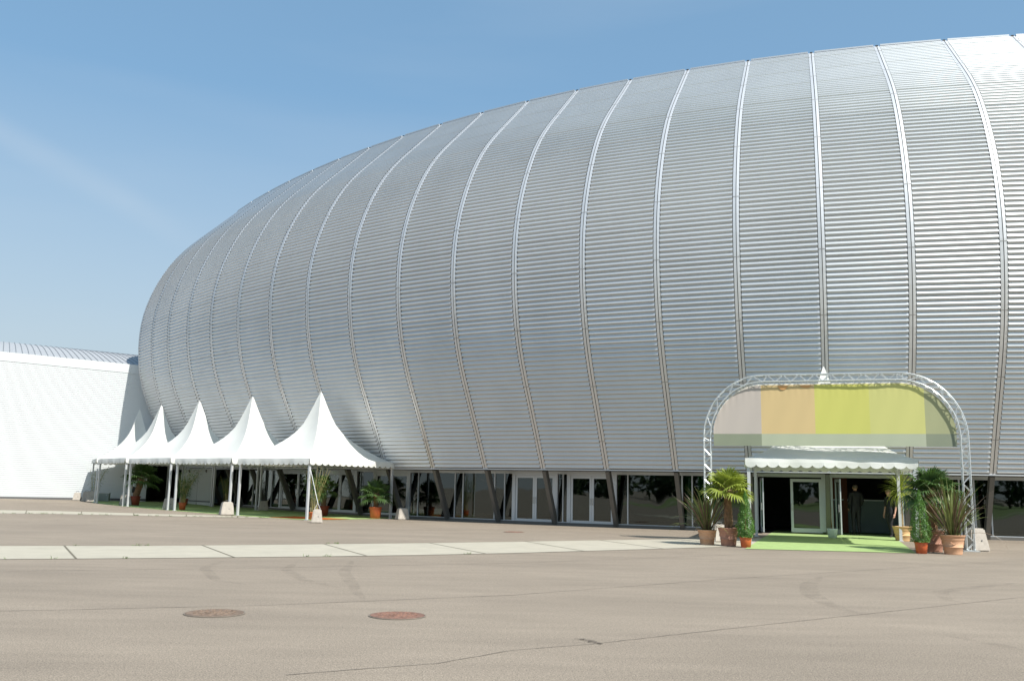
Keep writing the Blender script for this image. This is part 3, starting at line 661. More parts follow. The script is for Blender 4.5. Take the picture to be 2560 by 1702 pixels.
mb = MB()
for pa, pb in (('outer', 'inner'), ('outer_back', 'inner_back'), ('outer', 'outer_back'), ('inner', 'inner_back')):
    A1, B1 = chords[pa], chords[pb]; n = min(len(A1), len(B1)); st = 2; k = 0; fl = 0
    while k+st < n:
        p, q = (A1[k], B1[k+st]) if fl else (B1[k], A1[k+st]); mb.tube([p, q], .0095, 5, cap=False); fl ^= 1; k += st
    for k in (0, 24, 25, 27, 45, 46, 62, 63, n-28, n-2): mb.tube([A1[min(k, n-1)], B1[min(k, n-1)]], .0125, 5, cap=False)
local(mb, TR).build('lattice_brace', M['truss'], arch_t)
for s_ in (0, TL):
    mb = MB(); c = tpos(s_, .015); mb.box(c, td*.22, tn*.22, (0, 0, .012)); local(mb, TR).build('base_plate', M['truss'], arch_t)
# banner: cloth laced inside the arch, with printed colour fields
def archz(s, off=-hw-.07):
    rx = 1.78; s = max(0, min(TL, s))
    if s < rx: c = (rx-s)/(rx+off); return None if abs(c) > 1 else ZL+(ZT-ZL+off)*math.sqrt(1-c*c)
    if s > TL-rx: c = (s-TL+rx)/(rx+off); return None if abs(c) > 1 else ZL+(ZT-ZL+off)*math.sqrt(1-c*c)
    return ZT+off
BX = [.20, 1.04, 2.60, 4.20, 5.83, TL-.20]; BM = [4, 3, 2, 1, 0]; ZB, ZM = 3.04, 3.42
mb = MB(); NBX = 140
def wrink(s, z):
    zt = archz(s) or ZL; d = max(0, zt-z)
    return .010*math.sin(s*2.1+z)+.005*math.exp(-d*5)*math.sin(s*31)+.003*math.sin(s*9+z*3)
ss_ = [BX[0]+(BX[-1]-BX[0])*k/NBX for k in range(NBX+1)]
for b in BX[1:-1]: i = min(range(len(ss_)), key=lambda k: abs(ss_[k]-b)); ss_[i] = b
for a, b in zip(ss_, ss_[1:]):
    m_ = BM[[k for k in range(5) if BX[k]-1e-6 <= (a+b)/2 <= BX[k+1]+1e-6][0]]
    za, zb_ = archz(a) or ZL, archz(b) or ZL
    low = 5 if m_ in (0, 4) else 6
    for j in range(2): 
        z0 = ZB+(ZM-ZB)*j/2; z1 = ZB+(ZM-ZB)*(j+1)/2
        if za > z1 and zb_ > z1: mb.face((tpos(a, z0, wrink(a, z0)), tpos(b, z0, wrink(b, z0)), tpos(b, z1, wrink(b, z1)), tpos(a, z1, wrink(a, z1))), low)
    if za <= ZM or zb_ <= ZM: continue
    N = 12
    for j in range(N):
        q = []
        for s_, zt, jj in ((a, za, j), (b, zb_, j), (b, zb_, j+1), (a, za, j+1)):
            f_ = jj/N; f_ = 1-(1-f_)**1.5; z = ZM+(zt-ZM)*f_; q.append(tpos(s_, z, wrink(s_, z)))
        hem = j >= N-1
        mb.face(q, 7 if hem else m_)
banner = local(mb, tpos(0, ZB)).build('banner', [M['b1'], M['b2'], M['b3'], M['b4'], M['b5'], M['b6'], M['b7'], M['bw']], None, smooth=True, loc=tpos(0, ZB))
tag(banner, 'wide cloth banner with mauve, peach and yellow fields laced inside the truss arch', 'banner')
mb = MB(); s = .3
while s < TL-.3:
    z = archz(s)
    if z: mb.tube([tpos(s, z-.01, 0), tpos(s+.02, z+.07, hw*.6)], .005, 4, cap=False)
    s += .17
b_ = tpos(0, ZB); local(mb, b_).build('lacing', M['rope'], banner)
for (s_, w_, dz) in ((5.15, .30, .13), (4.45, .34, .08)):
    mb = MB(); z = archz(s_)
    q = [tpos(s_+w_/2*math.cos(math.pi*k_/9), z-.06-dz*math.sin(math.pi*k_/9), .022) for k_ in range(10)]
    mb.face(q); local(mb, b_).build('printed_mark', M['bo'], banner)
# ---------------------------------------------------------------- concrete ballast blocks
def block(label, x, y, rz, wd=.30, h=.62, mi='block'):
    t = thing('ballast_block', label, 'concrete block', on(x, y), rz, 'concrete ballast blocks')
    bm = bmesh.new(); bmesh.ops.create_cube(bm, size=1)
    for v in bm.verts:
        k = 1.0 if v.co.z < 0 else .68
        v.co.x *= wd*2*k; v.co.y *= wd*1.8*k; v.co.z = (v.co.z+.5)*h
    bmesh.ops.bevel(bm, geom=bm.edges[:], offset=.035, segments=2, affect='EDGES')
    me = bpy.data.meshes.new('body'); bm.to_mesh(me); bm.free(); me.materials.append(M[mi]); o = bpy.data.objects.new('body', me); col.objects.link(o); o.parent = t
    mb = MB(); mb.tube([(-.09, 0, h-.02), (-.07, 0, h+.07), (.07, 0, h+.07), (.09, 0, h-.02)], .012, 5); mb.build('lifting_loop', M['groove'], t)
    mb = MB(); mb.tube([(.05, -wd*.9*.86-.012, h*.47), (.05, -wd*.9*.82+.02, h*.47)], .022, 8); mb.build('socket', M['groove'], t)
    return t
block('concrete block standing free on the asphalt, tied by a strap to the nearest tent pole', -7.86, 38.4, .2, .235, .56)
block('concrete block in half shade beside the right rear pole of the nearest tent', -5.05, 44.4, .5, .29, .54)
block('concrete block at the paired poles between the nearest tent and the second one', -13.50, 44.75, .5, .33, .62)
block('concrete block at the paired poles just left of the small orange bamboo pot', -18.02, 49.55, .4, .34, .61)
block('concrete block at the paired poles just left of the brown palm pot', -22.45, 54.65, .4, .35, .63)
block('concrete block with a dark socket at the front pole of the farthest tent', -26.6, 59.4, .3, .30, .66)
block('narrow concrete block squeezed left of the one with the dark socket', -27.35, 60.35, .3, .26, .62)
block('outermost concrete block, standing against the white hall wall', -28.35, 61.25, .3, .26, .52)
block('shaded beige concrete block under the tents beside a rear pole, in front of dark glass', -13.75, 52.3, .3, .30, .52)
block('concrete block behind the right foot of the truss arch', 13.86, 27.75, .1, .30, .66)
block('concrete block mostly hidden by the flax pot at the right foot of the arch', 13.15, 28.3, .3, .26, .60)
block('concrete block half hidden behind the pots at the left foot of the arch', 6.75, 29.9, .2, .28, .55)
mb = MB(); p0 = tp(0, .12, .06); mb.tube([(p0[0]+.03, p0[1]-.08, 2.2), (-7.86, 38.42, .80)], .012, 5); mb.tube([(-7.86, 38.42, .80), (-7.98, 38.42, .57)], .01, 5); mb.tube([(-7.86, 38.42, .80), (-7.75, 38.42, .57)], .01, 5)
tag(local(mb, (-7.86, 38.42, .57)).build('tie_strap', M['rope'], loc=(-7.86, 38.42, .57)), 'pale strap running from the nearest tent pole down to the free-standing block', 'strap')
# grey box under the farthest tent
bx = thing('utility_box', 'grey metal box standing on the carpet under the farthest tent', 'metal box', on(-26.45, 60.9), .15)
mb = MB(); mb.box((0, 0, .27), (.34, 0, 0), (0, .2, 0), (0, 0, .25)); mb.build('housing', M['steel'], bx)
mb = MB(); mb.box((0, 0, .535), (.36, 0, 0), (0, .22, 0), (0, 0, .015)); mb.box((.2, -.205, .42), (.03, 0, 0), (0, .01, 0), (0, 0, .03)); mb.build('lid', M['trim'], bx)
# ---------------------------------------------------------------- manholes
def manhole(label, x, y, r, m='rust'):
    t = thing('manhole_cover', label, 'manhole cover', (x, y, 0), 0, 'round iron manhole covers')
    mb = MB(); mb.lathe([(r+.02, .0045), (r+.02, .009), (r+.004, .010), (r+.004, .004)], n=48); mb.build('rim', M['seamline'], t)
    mb = MB(); mb.lathe([(r, .003), (r, .012), (r-.02, .014), (.001, .014)], n=48)
    rr = r*.12
    k = 0
    while rr < r-.05:       # cast studs
        n = max(6, int(rr*2*math.pi/.075))
        for i in range(n):
            a = 2*math.pi*(i+.5*(k % 2))/n; mb.box((rr*math.cos(a), rr*math.sin(a), .017), (.017, 0, 0), (0, .017, 0), (0, 0, .005), taper=.7)
        rr += .062; k += 1
    mb.build('lid', M[m], t)
    return t
manhole('rusty round manhole cover in the foreground, left of the other rusty one', -3.42, 11.14, .33, 'rust2')
manhole('reddish rusty round manhole cover in the foreground, right of the other rusty one', -1.29, 11.26, .32)
manhole('small far manhole cover in the asphalt close to the glazed base', .21, 33.76, .36)
# ---------------------------------------------------------------- plants
def pot(t, r, h, m, style='terra', z0=0):
    mb = MB(); rb = r*.68
    if style == 'terra':
        P = [(0, 0), (rb, 0), (rb+.005, .02), (rb+(r*.86-rb)*.42, h*.36), (rb+(r*.86-rb)*.42+.012, h*.37), (rb+(r*.86-rb)*.42+.012, h*.395), (rb+(r*.86-rb)*.45, h*.41), (r*.86, h*.74), (r*.90, h*.76), (r*.90, h*.81), (r*.885, h*.825), (r*.93, h*.84), (r*.97, h*.96), (r, h*.97), (r, h), (r*.9, h), (r*.87, h*.93)]
    elif style == 'plain':
        P = [(0, 0), (rb*1.05, 0), (r*.93, h*.93), (r, h), (r*.93, h), (r*.88, h*.9)]
    else:
        P = [(0, 0), (rb*1.08, 0), (r*.90, h*.84), (r*.90, h*.87), (r, h*.87), (r, h), (r*.93, h), (r*.9, h*.93)]
    mb.lathe(P, n=36)
    o = mb.build('pot', M[m], t, smooth=False)
    for p in o.data.polygons: p.use_smooth = abs(p.normal.z) < .6
    if style == 'terra':       # moulded swags
        mb = MB(); 
        for k in range(4):
            a0 = k*math.pi/2 - 1.9; P = []
            for q in range(9):
                u = q/8; a = a0 + (u-.5)*.62; z = h*(.66-.13*math.sin(math.pi*u)); rr = rb+(r*.86-rb)*(z/h)/.78+.004; P.append((rr*math.cos(a), rr*math.sin(a), z))
            mb.tube(P, .009, 5)
        mb.build('relief', M[m], o)
    mb = MB(); mb.lathe([(r*.88, h*.9), (r*.5, h*.93), (.001, h*.94)], n=20); mb.build('soil', M['soil'], t, smooth=True)
def strap(mb, base, az, el, L_, w_, droop, mi=0, n=7, twist=0., fold=.25):
    "long blade that bends down with its own weight"
    p = Vector(base); e = el; seg = L_/n; pts = [p.copy()]; ds = []
    for k in range(n):
        d = Vector((math.cos(az)*math.cos(e), math.sin(az)*math.cos(e), math.sin(e))); ds.append(d); p = p+d*seg; pts.append(p.copy()); e -= droop*(.35+1.3*k/n)/n*2
    ds.append(ds[-1]); sd = Vector((-math.sin(az+twist), math.cos(az+twist), 0)); pr = None
    for k, (q, d) in enumerate(zip(pts, ds)):
        u = k/n; ww = w_*(.55+.9*u if u < .5 else 1.0)*(1 if u < .6 else max(.04, (1-u)/.4)); s_ = sd*ww/2; up = s_.cross(d).normalized()*ww*fold
        cur = (q-s_+up, q, q+s_+up)
        if pr: mb.face((pr[0], pr[1], cur[1], cur[0]), mi); mb.face((pr[1], pr[2], cur[2], cur[1]), mi)
        pr = cur
def fan_leaf(mb, hub, az, el, pet, rad, mi=0, rng=random, segs=24, droop=.5):
    d = Vector((math.cos(az)*math.cos(el), math.sin(az)*math.cos(el), math.sin(el))); side = Vector((-math.sin(az), math.cos(az), 0)); up = side.cross(d)*-1
    P = [Vector(hub)+d*pet*k/4 - Vector((0, 0, 1))*pet*.10*(k/4)**2 for k in range(5)]; mb.tube(P, .011, 4, mi=1, cap=False)
    c = P[-1]; roll = rng.uniform(-.4, .4)
    side2 = side*math.cos(roll)+up*math.sin(roll)
    for k in range(segs):
        a = (k/(segs-1)-.5)*R(285); dr = d*math.cos(a)+side2*math.sin(a)
        L_ = rad*(.72+.28*math.cos(a*.6))*rng.uniform(.9, 1.06); w0 = L_*.055
        nrm = d.cross(side2).normalized()*(-1 if d.cross(side2).z < 0 else 1); cr = dr.cross(nrm).normalized(); pr = None
        for q in range(6):
            u = q/5; dz = droop*L_*(u**2.2)*rng.uniform(.75, 1.25)*.5
            pt = c+dr*L_*u*(1-.1*u)-Vector((0, 0, dz))+nrm*.06*L_*math.sin(u*2.5)
            ww = w0*(.3+1.6*u if u < .45 else 1.0)*(1 if u < .65 else (1-u)/.35+.06)
            cur = (pt-cr*ww, pt+nrm*ww*.5, pt+cr*ww)
            if pr: mb.face((pr[0], pr[1], cur[1], cur[0]), mi); mb.face((pr[1], pr[2], cur[2], cur[1]), mi)
            pr = cur
def trunk(t, h0, h1, r0, r1, lean=(0, 0), mi='bark', shag=60, seed=1):
    rg = random.Random(seed); mb = MB(); P = []; rr = []
    for k in range(9): u = k/8; P.append((lean[0]*u+rg.uniform(-.012, .012), lean[1]*u, h0+(h1-h0)*u)); rr.append((r0+(r1-r0)*u)*rg.uniform(.92, 1.08))
    mb.tube(P, rr, 10)
    for k in range(shag):
        u = rg.random(); a = rg.uniform(0, 6.28); r_ = r0+(r1-r0)*u; z = h0+(h1-h0)*u; c = Vector((lean[0]*u+r_*math.cos(a), lean[1]*u+r_*math.sin(a), z)); o_ = Vector((math.cos(a), math.sin(a), 0))
        sd = Vector((-o_.y, o_.x, 0))*rg.uniform(.015, .035); tip = c+o_*rg.uniform(.02, .07)+Vector((0, 0, rg.uniform(.05, .14)))
        mb.face((c-sd, c+sd, tip+sd*.4, tip-sd*.4))
    mb.build('trunk', M[mi], t)
def fan_palm(label, x, y, pr_, ph, pm, pstyle, th, tr, crown, leafm, n=26, seed=3, lean=(0, 0), rz=0, group='potted fan palms', el_lo=-35):
    t = thing('potted_palm', label, 'potted palm', on(x, y), rz, group); pot(t, pr_, ph, pm, pstyle); trunk(t, ph*.85, ph+th, tr*1.05, tr, lean, seed=seed)
    rg = random.Random(seed); mb = MB(); hub = (lean[0], lean[1], ph+th)
    for k in range(n):
        u = (k+.5)/n; el = R(80-(80-el_lo)*u)+rg.uniform(-.12, .12); az = k*2.39996+rg.uniform(-.2, .2)
        fan_leaf(mb, hub, az, el, crown*rg.uniform(.42, .55), crown*rg.uniform(.5, .6), 0, rg, 22, .35+.5*u)
    mb.build('fronds', [M[leafm], M['stem']], t); return t
def flax(label, x, y, pr_, ph, pm, L_, n=60, seed=5, mix=.45):
    t = thing('potted_flax', label, 'potted flax', on(x, y), 0, 'potted flax plants with sword leaves'); pot(t, pr_, ph, pm)
    rg = random.Random(seed); mb = MB()
    for k in range(n):
        az = rg.uniform(0, 6.28); el = R(rg.uniform(52, 88)); r_ = rg.uniform(0, pr_*.45)
        if k < 7: el = R(rg.uniform(20, 42))
        strap(mb, (r_*math.cos(az), r_*math.sin(az), ph*.9), az, el, L_*rg.uniform(.6, 1.05), rg.uniform(.024, .046), rg.uniform(.1, .5) if k > 12 else rg.uniform(.7, 1.5), 1 if rg.random() < mix else 0, 8, rg.uniform(-.9, .9))
    mb.build('leaves', [M['flax'], M['flaxr']], t); return t
def topiary(label, x, y, pr_, ph, h, r0, seed=2):
    t = thing('topiary', label, 'potted topiary', on(x, y), 0, 'clipped boxwood cones in orange pots'); pot(t, pr_, ph, 'plastic', 'rim')
    rg = random.Random(seed); mb = MB()
    def rad(u): return r0*(.80+.9*u if u < .2 else (1.0-(u-.2)/.8)**.78)*(1)
    for k in range(7500):
        u = rg.random()**1.35; R0_ = max(.025, rad(u)); a = rg.uniform(0, 6.28); lump = 1+.10*math.sin(a*5+u*23)+.08*math.sin(a*3-u*31)
        r_ = R0_*lump*rg.uniform(.62, 1.04)**.6; c = Vector((r_*math.cos(a), r_*math.sin(a), ph*.95+u*h)); n_ = Vector((math.cos(a), math.sin(a), rg.uniform(-.4, .9))).normalized()
        n_ = (n_+Vector((rg.uniform(-.8, .8), rg.uniform(-.8, .8), rg.uniform(-.8, .8)))).normalized(); x_ = n_.cross(Vector((0, 0, 1))).normalized()*rg.uniform(.006, .012); y_ = n_.cross(x_).normalized()*rg.uniform(.010, .019)
        mb.face((c-x_-y_*.2, c-y_, c+x_-y_*.2, c+x_*.7+y_*.5, c+y_, c-x_*.7+y_*.5))
    mb.build('foliage', M['box'], t)
    mb = MB(); mb.tube([(0, 0, ph*.9), (0, 0, ph+h*.9)], [.035, .008], 7); mb.build('stem', M['bark'], t)
    return t
def bamboo(label, x, y, pr_, ph, pm, h, spread, canes=12, leaves=260, seed=4, lean=0., low=.35):
    t = thing('potted_bamboo', label, 'potted bamboo', on(x, y), 0, 'potted bamboos under the tents')
    pot(t, pr_, ph, pm, 'rim'); rg = random.Random(seed); mb = MB(); ml = MB()
    for c_ in range(canes):
        az = rg.uniform(0, 6.28); r_ = rg.uniform(.02, pr_*.7); hh = h*rg.uniform(.7, 1.0); sp = spread*rg.uniform(.2, 1); P = []
        for k in range(7): u = k/6; P.append(Vector((r_*math.cos(az)+sp*math.cos(az)*u**1.6+lean*u*u, r_*math.sin(az)+sp*math.sin(az)*u**1.6, ph*.85+hh*u)))
        mb.tube(P, [.012-.0012*k for k in range(7)], 5, cap=False)
        for l_ in range(leaves//canes):
            u = rg.uniform(low, 1); k = min(5, int(u*6)); q = P[k].lerp(P[k+1], u*6-k); a = rg.uniform(0, 6.28)
            tw = Vector((math.cos(a), math.sin(a), rg.uniform(-.1, .5)))*rg.uniform(.02, .22)
            strap(ml, q+tw, a+rg.uniform(-.5, .5), R(rg.uniform(-40, 35)), rg.uniform(.14, .26), rg.uniform(.018, .03), rg.uniform(.3, 1.1), 0, 3, 0, .15)
    mb.build('canes', M['cane'], t); ml.build('leaves', M['bamboo'], t); return t
flax('bronze flax in a pale terracotta pot, leftmost plant beside the left truss leg', 5.98, 28.12, .29, .44, 'terra', 1.45, 105, 11, .4)
fan_palm('sunlit-coloured green fan palm in a large aged terracotta pot left of the entrance', 6.50, 27.60, .31, .53, 'terra2', 'terra', 1.08, .11, .86, 'leaf', 26, 5, el_lo=-18)
topiary('clipped boxwood cone in an orange pot at the left edge of the entrance carpet', 6.87, 27.06, .185, .31, 1.32, .265, 2)
topiary('clipped boxwood cone in an orange pot at the right edge of the entrance carpet', 11.43, 25.91, .19, .33, 1.42, .29, 8)
flax('bronze and green flax in a pale terracotta pot in front of the right truss leg', 12.28, 25.85, .335, .52, 'terra', 1.70, 120, 23, .45)
fan_palm('shade-coloured fan palm in a shaded aged terracotta pot behind the right flax', 12.20, 26.85, .33, .60, 'terra2', 'terra', 1.10, .13, .98, 'leafd', 28, 9, el_lo=-28)
# dracaena
dr = thing('potted_dracaena', 'slender dracaena with one spiky rosette in a yellowish terracotta pot right of the open doors', 'potted dracaena', on(13.95, 33.08), 0)
pot(dr, .335, .51, 'terra3'); mb = MB(); mb.tube([(0, 0, .45), (.01, 0, .9), (-.01, 0, 1.4), (0, 0, 1.78)], [.052, .046, .042, .038], 9)
for k in range(40): z = .5+k*.032; a = k*2.4; mb.box((.046*math.cos(a), .046*math.sin(a), z), (.012, 0, 0), (0, .012, 0), (0, 0, .006))
mb.build('trunk', M['stem'], dr); mb = MB(); rg = random.Random(6)
for k in range(150):
    u = (k+.5)/150; strap(mb, (0, 0, 1.68+.12*(1-u)), k*2.39996, R(88-118*u)+rg.uniform(-.1, .1), rg.uniform(.55, .92), .032, .25+.9*u, 0, 6, 0, .2)
mb.build('leaves', M['leaf'], dr)
mp_ = thing('flower_pot', 'small white planter standing at the post between the two entrance openings', 'planter', on(11.86, 34.2), 0)
pot(mp_, .20, .34, 'mint', 'plain'); mb = MB(); mb.tube([(0, 0, .3), (-.03, 0, .75), (-.02, 0, 1.1)], [.012, .009, .004], 5); mb.build('bare_stem', M['stem'], mp_)
# plants under the row of tents
bamboo('tall bamboo in an orange pot at the front corner of the nearest tent', -8.72, 41.85, .24, .34, 'plastic', 2.15, .62, 20, 620, 14, 0, .3)
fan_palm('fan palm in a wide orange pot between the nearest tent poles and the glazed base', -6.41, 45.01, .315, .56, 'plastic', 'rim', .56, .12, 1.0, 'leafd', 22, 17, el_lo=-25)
fan_palm('shade-coloured fan palm half hidden behind the corner bamboo under the nearest tent', -9.25, 46.6, .30, .5, 'plastic2', 'rim', .9, .11, .85, 'leafd', 16, 21)
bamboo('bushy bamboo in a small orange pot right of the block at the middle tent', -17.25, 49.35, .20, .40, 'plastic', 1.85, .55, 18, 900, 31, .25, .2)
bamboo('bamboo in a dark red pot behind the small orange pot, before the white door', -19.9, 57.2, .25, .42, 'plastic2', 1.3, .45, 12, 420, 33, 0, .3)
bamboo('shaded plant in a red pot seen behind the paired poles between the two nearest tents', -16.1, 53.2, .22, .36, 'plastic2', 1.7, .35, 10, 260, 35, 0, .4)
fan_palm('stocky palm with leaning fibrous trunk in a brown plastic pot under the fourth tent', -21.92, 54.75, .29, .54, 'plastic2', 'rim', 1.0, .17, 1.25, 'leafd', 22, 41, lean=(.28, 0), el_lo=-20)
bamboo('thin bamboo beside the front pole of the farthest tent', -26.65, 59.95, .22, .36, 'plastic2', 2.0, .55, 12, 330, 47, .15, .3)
# weeds along the kerb strip
mb = MB(); rg = random.Random(9)
for P, ts in ((STRIP_NEAR, [rg.random()**.7 for _ in range(46)]), (PATH_NEAR, [rg.uniform(.02, .5) for _ in range(6)]), (PATH_FAR, [.13, .135, .14, .31, .32, .08])):
    for t_ in ts:
        c = lerp_poly(P, t_)
        for k in range(rg.randint(3, 14)):
            strap(mb, on(c.x+rg.uniform(-.08, .08), c.y+rg.uniform(-.04, .04), .004), rg.uniform(0, 6.28), R(rg.uniform(30, 80)), rg.uniform(.03, .09), .012, .8, 0, 3)
tag(mb.build('weeds', M['weed']), kind='stuff')
# ---------------------------------------------------------------- far trees and lawn behind the camera (seen mirrored in the glass)
mb = MB(); mb.face([(-160, -16, .006), (160, -16, .006), (160, -140, .006), (-160, -140, .006)]); tag(mb.build('lawn', M['lane']), kind='structure')
mb = MB(); mb.face([(-160, -26, .012), (160, -21, .012), (160, -23.5, .012), (-160, -28.5, .012)]); tag(mb.build('footpath', M['slab']), kind='structure')
mb = MB(); rg = random.Random(77)
for k in range(170):
    x = -190+k*2.25+rg.uniform(-1.2, 1.2); y = -86+rg.uniform(-9, 9); H_ = rg.uniform(7.5, 11.5)
    mb.tube([(x, y, 0), (x, y, H_*.5)], [.25, .15], 5)
    for q in range(110):
        v = Vector((rg.gauss(0, 1), rg.gauss(0, 1), rg.gauss(0, 1))).normalized()*rg.uniform(.5, 1)**.5; c = Vector((x+v.x*H_*.3, y+v.y*H_*.3, H_*.5+v.z*H_*.5)); s_ = rg.uniform(.4, .9)
        a = Vector((rg.uniform(-1, 1), rg.uniform(-1, 1), rg.uniform(-1, 1))).normalized()*s_; b = a.cross(v).normalized()*s_; mb.face((c-a, c-b*.8, c+a, c+b*.8))
tag(mb.build('distant_trees', M['crown']), kind='stuff')
# ---------------------------------------------------------------- people
def skinned(name, J, E_, rad, m, parent, sub=3, root=0):
    me = bpy.data.meshes.new(name); keys = list(J); idx = {k: i for i, k in enumerate(keys)}
    me.from_pydata([J[k] for k in keys], [(idx[a], idx[b]) for a, b in E_], []); o = bpy.data.objects.new(name, me); col.objects.link(o)
    mo = o.modifiers.new('skin', 'SKIN'); mo.use_smooth_shade = True
    if not me.skin_vertices:
        bpy.context.view_layer.objects.active = o
    for i, k in enumerate(keys):
        sv_ = me.skin_vertices[0].data[i]; r_ = rad[k]; sv_.radius = r_ if isinstance(r_, tuple) else (r_, r_); sv_.use_root = (i == root)
    s_ = o.modifiers.new('sub', 'SUBSURF'); s_.levels = sub; s_.render_levels = sub
    dg = bpy.context.evaluated_depsgraph_get(); dg.update(); ev = o.evaluated_get(dg); me2 = bpy.data.meshes.new_from_object(ev)
    o.modifiers.clear(); o.data = me2; me2.materials.clear(); me2.materials.append(m); me2.polygons.foreach_set('use_smooth', [True]*len(me2.polygons))
    o.name = name; o.parent = parent; return o
def person(label, x, y, rz, H, pose, sex, garments, hairm, z=0.0):
    "figure facing -Y in its own frame; all lengths in units of height H"
    t = thing('person', label, 'person', (x, y, zg(x, y)+z), rz)
    J = {'pel': (0, 0, .53), 'bel': (0, .004, .60), 'che': (0, .006, .70), 'shc': (0, .01, .80), 'nek': (0, .004, .845), 'hd0': (0, -.004, .875), 'hd1': (0, -.008, .925), 'hd2': (0, .0, .968)}
    r = {'pel': (.088, .062), 'bel': (.074, .052), 'che': (.092, .060), 'shc': (.082, .046), 'nek': .030, 'hd0': .036, 'hd1': .050, 'hd2': .040}
    E_ = [('pel', 'bel'), ('bel', 'che'), ('che', 'shc'), ('shc', 'nek'), ('nek', 'hd0'), ('hd0', 'hd1'), ('hd1', 'hd2')]
    shw = .108 if sex == 'm' else .096
    for s_, n_ in ((1, 'l'), (-1, 'r')):
        p = pose[n_]
        J['sh'+n_] = (s_*shw, .01, .795); J['el'+n_] = p['el']; J['wr'+n_] = p['wr']; J['hip'+n_] = (s_*.050, 0, .49); J['kn'+n_] = p['kn']; J['an'+n_] = p['an']; a = p['an']; J['ft'+n_] = (a[0]+s_*.012, a[1]-.075, .016)
        for k, v in (('sh', .037), ('el', .025), ('wr', .016), ('hip', .056), ('kn', .036), ('an', .022), ('ft', .018)): r[k+n_] = v
        E_ += [('shc', 'sh'+n_), ('sh'+n_, 'el'+n_), ('el'+n_, 'wr'+n_), ('pel', 'hip'+n_), ('hip'+n_, 'kn'+n_), ('kn'+n_, 'an'+n_), ('an'+n_, 'ft'+n_)]
        w_ = Vector(p['wr']); d = (w_-Vector(p['el'])).normalized(); sx = Vector((0, -1, 0)) if abs(d.z) > .5 else Vector((0, 0, 1)); sx = (sx-d*sx.dot(d)).normalized(); nn = d.cross(sx)
        pm = w_+d*.030; J['pm'+n_] = tuple(pm); r['pm'+n_] = (.020, .011); E_.append(('wr'+n_, 'pm'+n_))
        for q, (off, L_) in enumerate(((.018, .044), (.006, .050), (-.006, .046), (-.017, .036))):
            b = pm+d*.018+sx*off; m_ = b+d*L_*.5+nn*.004*s_; e_ = m_+d*L_*.45+nn*.012*s_
            for kk, pt, rr in (('a', b, .0058), ('b', m_, .0052), ('c', e_, .0042)): J['f%d%s%s' % (q, kk, n_)] = tuple(pt); r['f%d%s%s' % (q, kk, n_)] = rr
            E_ += [('pm'+n_, 'f%da%s' % (q, n_)), ('f%da%s' % (q, n_), 'f%db%s' % (q, n_)), ('f%db%s' % (q, n_), 'f%dc%s' % (q, n_))]
        b = w_+d*.018+sx*.018; e_ = b+d*.028+sx*.018; J['ta'+n_] = tuple(b); J['tb'+n_] = tuple(e_); r['ta'+n_] = .0065; r['tb'+n_] = .005; E_ += [('wr'+n_, 'ta'+n_), ('ta'+n_, 'tb'+n_)]
    if 'headtilt' in pose:
        for k in ('hd0', 'hd1', 'hd2'): v = J[k]; J[k] = (v[0]+pose['headtilt'][0]*(v[2]-.84), v[1]+pose['headtilt'][1]*(v[2]-.84), v[2]-.008)
    sc_ = lambda D: {k: tuple(c*H for c in v) for k, v in D.items()}
    rs = lambda D, g=0: {k: (tuple(c*H+g for c in v) if isinstance(v, tuple) else v*H+g) for k, v in D.items()}
    body = skinned('body', sc_(J), E_, rs(r), M['skin'], t)
    hd = Vector(J['hd1'])*H
    fm = MB(); f0 = hd+Vector((0, -.047*H, -.004*H))       # nose, brow, ears, lips in one small mesh
    fm.box(f0+Vector((0, -.004*H, 0)), (.006*H, 0, 0), (0, .008*H, 0), (0, 0, .011*H), taper=.5)
    fm.box(f0+Vector((0, .001*H, -.022*H)), (.013*H, 0, 0), (0, .004*H, 0), (0, 0, .004*H))
    for s_ in (1, -1): fm.box(hd+Vector((s_*.050*H, .006*H, -.004*H)), (.004*H, 0, 0), (0, .009*H, 0), (0, 0, .016*H))
    fm.build('face', M['skin'], t, smooth=True)
    em = MB()
    for s_ in (1, -1): em.box(f0+Vector((s_*.018*H, .001*H, .012*H)), (.008*H, 0, 0), (0, .003*H, 0), (0, 0, .003*H))
    em.build('eyes', M['black'], t)
    hm = MB(); c = hd+Vector((0, .008*H, .016*H)); NL = 8
    bm = bmesh.new(); bmesh.ops.create_uvsphere(bm, u_segments=18, v_segments=12, radius=1)
    for v in bm.verts:
        low = v.co.z < -.1; v.co = Vector((v.co.x*.056*H, v.co.y*.062*H, v.co.z*.052*H))
        if sex == 'f' and low: v.co.z *= 1.9; v.co.y = max(v.co.y, -.005*H)
        elif low: v.co.z *= .8; v.co.y = max(v.co.y, .012*H)
        v.co += c
    me = bpy.data.meshes.new('hair'); bm.to_mesh(me); bm.free(); me.materials.append(hairm); me.polygons.foreach_set('use_smooth', [True]*len(me.polygons)); o = bpy.data.objects.new('hair', me); col.objects.link(o); o.parent = t
    segs_ = [(a, b, Vector(J[a])*H, Vector(J[b])*H) for a, b in E_]
    bmh = body.data; near = []
    for v in bmh.vertices:
        best = None
        for a, b, p, q in segs_:
            d = q-p; k = max(0, min(1, (v.co-p).dot(d)/d.length_squared)); rb = r[b] if not isinstance(r[b], tuple) else sum(r[b])/2; ra = r[a] if not isinstance(r[a], tuple) else sum(r[a])/2; dist = (v.co-p-d*k).length/(H*(ra+(rb-ra)*k))
            if best is None or dist < best[0]: best = (dist, b)
        near.append(best[1])
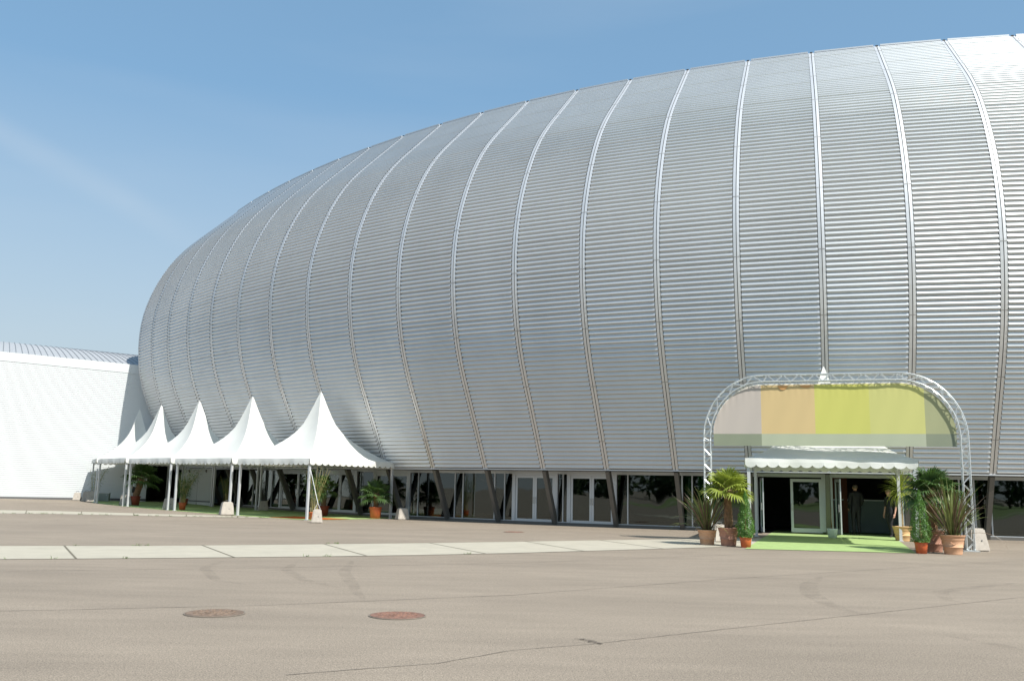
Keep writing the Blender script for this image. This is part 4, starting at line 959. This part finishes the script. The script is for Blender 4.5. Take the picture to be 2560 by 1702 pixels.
    for nm, mt_, bones, zmin, zmax, g in garments:      # clothes follow the body: offset copies of its surface
        ok = [n_ in bones and zmin*H <= v.co.z <= zmax*H for v, n_ in zip(bmh.vertices, near)]
        vs = {}; mbg = MB()
        for f_ in bmh.polygons:
            if all(ok[i_] for i_ in f_.vertices):
                idx = []
                for i_ in f_.vertices:
                    if i_ not in vs: v = bmh.vertices[i_]; vs[i_] = len(mbg.v); mbg.v.append(tuple(v.co+v.normal*g*(1+.15*math.sin(v.co.z*40+v.co.x*25))))
                    idx.append(vs[i_])
                mbg.f.append(tuple(idx)); mbg.m.append(0)
        if mbg.f: mbg.build(nm, M[mt_], t, smooth=True)
    return t, J
def stand(sp=.055, arm=.15): return {n_: dict(el=(s_*arm, .02, .63), wr=(s_*(arm+.005), -.015, .485), kn=(s_*sp, -.006, .275), an=(s_*(sp+.005), .012, .035)) for s_, n_ in ((1, 'l'), (-1, 'r'))}
TOR = {'bel', 'che', 'shc', 'shl', 'shr', 'hipl', 'hipr', 'pel', 'nek'}; ARM = {'ell', 'elr'}; FORE = {'wrl', 'wrr'}; LEGS = {'hipl', 'hipr', 'knl', 'knr', 'anl', 'anr', 'bel'}; FL, FR_ = {'ftl', 'anl'}, {'ftr', 'anr'}
p1 = stand(.052, .135)
for n_, s_ in (('l', 1), ('r', -1)): p1[n_]['wr'] = (s_*.10, -.09, .52)
person('man in a black suit standing with his back to the entrance, inside the right doorway', 13.92, 37.35, R(187), 2.0, p1, 'm', [('jacket', 'suit', TOR|ARM|FORE|{'knl', 'knr'}, .43, .855, .02), ('trousers', 'suit', LEGS, .03, .56, .012), ('shoe', 'black', FL, -1, .055, .006), ('shoe', 'black', FR_, -1, .055, .006)], M['hairg'], .03)
p2 = stand(.04, .125); p2['l'].update(kn=(.045, -.05, .275), an=(.045, -.03, .035)); p2['r'].update(kn=(-.04, .01, .275), an=(-.04, .09, .04)); p2['headtilt'] = (0, -.35); p2['l']['el'] = (.14, .02, .63); p2['l']['wr'] = (.15, -.04, .48); p2['r']['el'] = (-.14, .04, .63); p2['r']['wr'] = (-.145, .0, .48)
person('woman in black looking down, standing at the right side of the entrance doorway', 14.72, 35.95, R(-62), 1.85, p2, 'f', [('top', 'black', TOR|{'ell', 'elr'}, .50, .83, .012), ('trousers', 'black', LEGS, .04, .56, .010), ('shoe', 'black', FL, -1, .05, .005), ('shoe', 'black', FR_, -1, .05, .005)], M['hair'], .0)
p3 = stand(.04, .13)
t3, J3 = person('woman in white blouse and black skirt behind the stocky palm by the doorway', -24.35, 60.6, R(150), 1.66, p3, 'f', [('blouse', 'shirt', TOR|ARM, .55, .835, .014), ('shoe', 'black', FL, -1, .05, .005), ('shoe', 'black', FR_, -1, .05, .005)], M['hair'], .0)
mb = MB(); mb.lathe([(.11, 1.03), (.17, .92), (.18, .80), (.17, .62), (.165, .62)], n=20); mb.build('skirt', M['black'], t3, smooth=True)
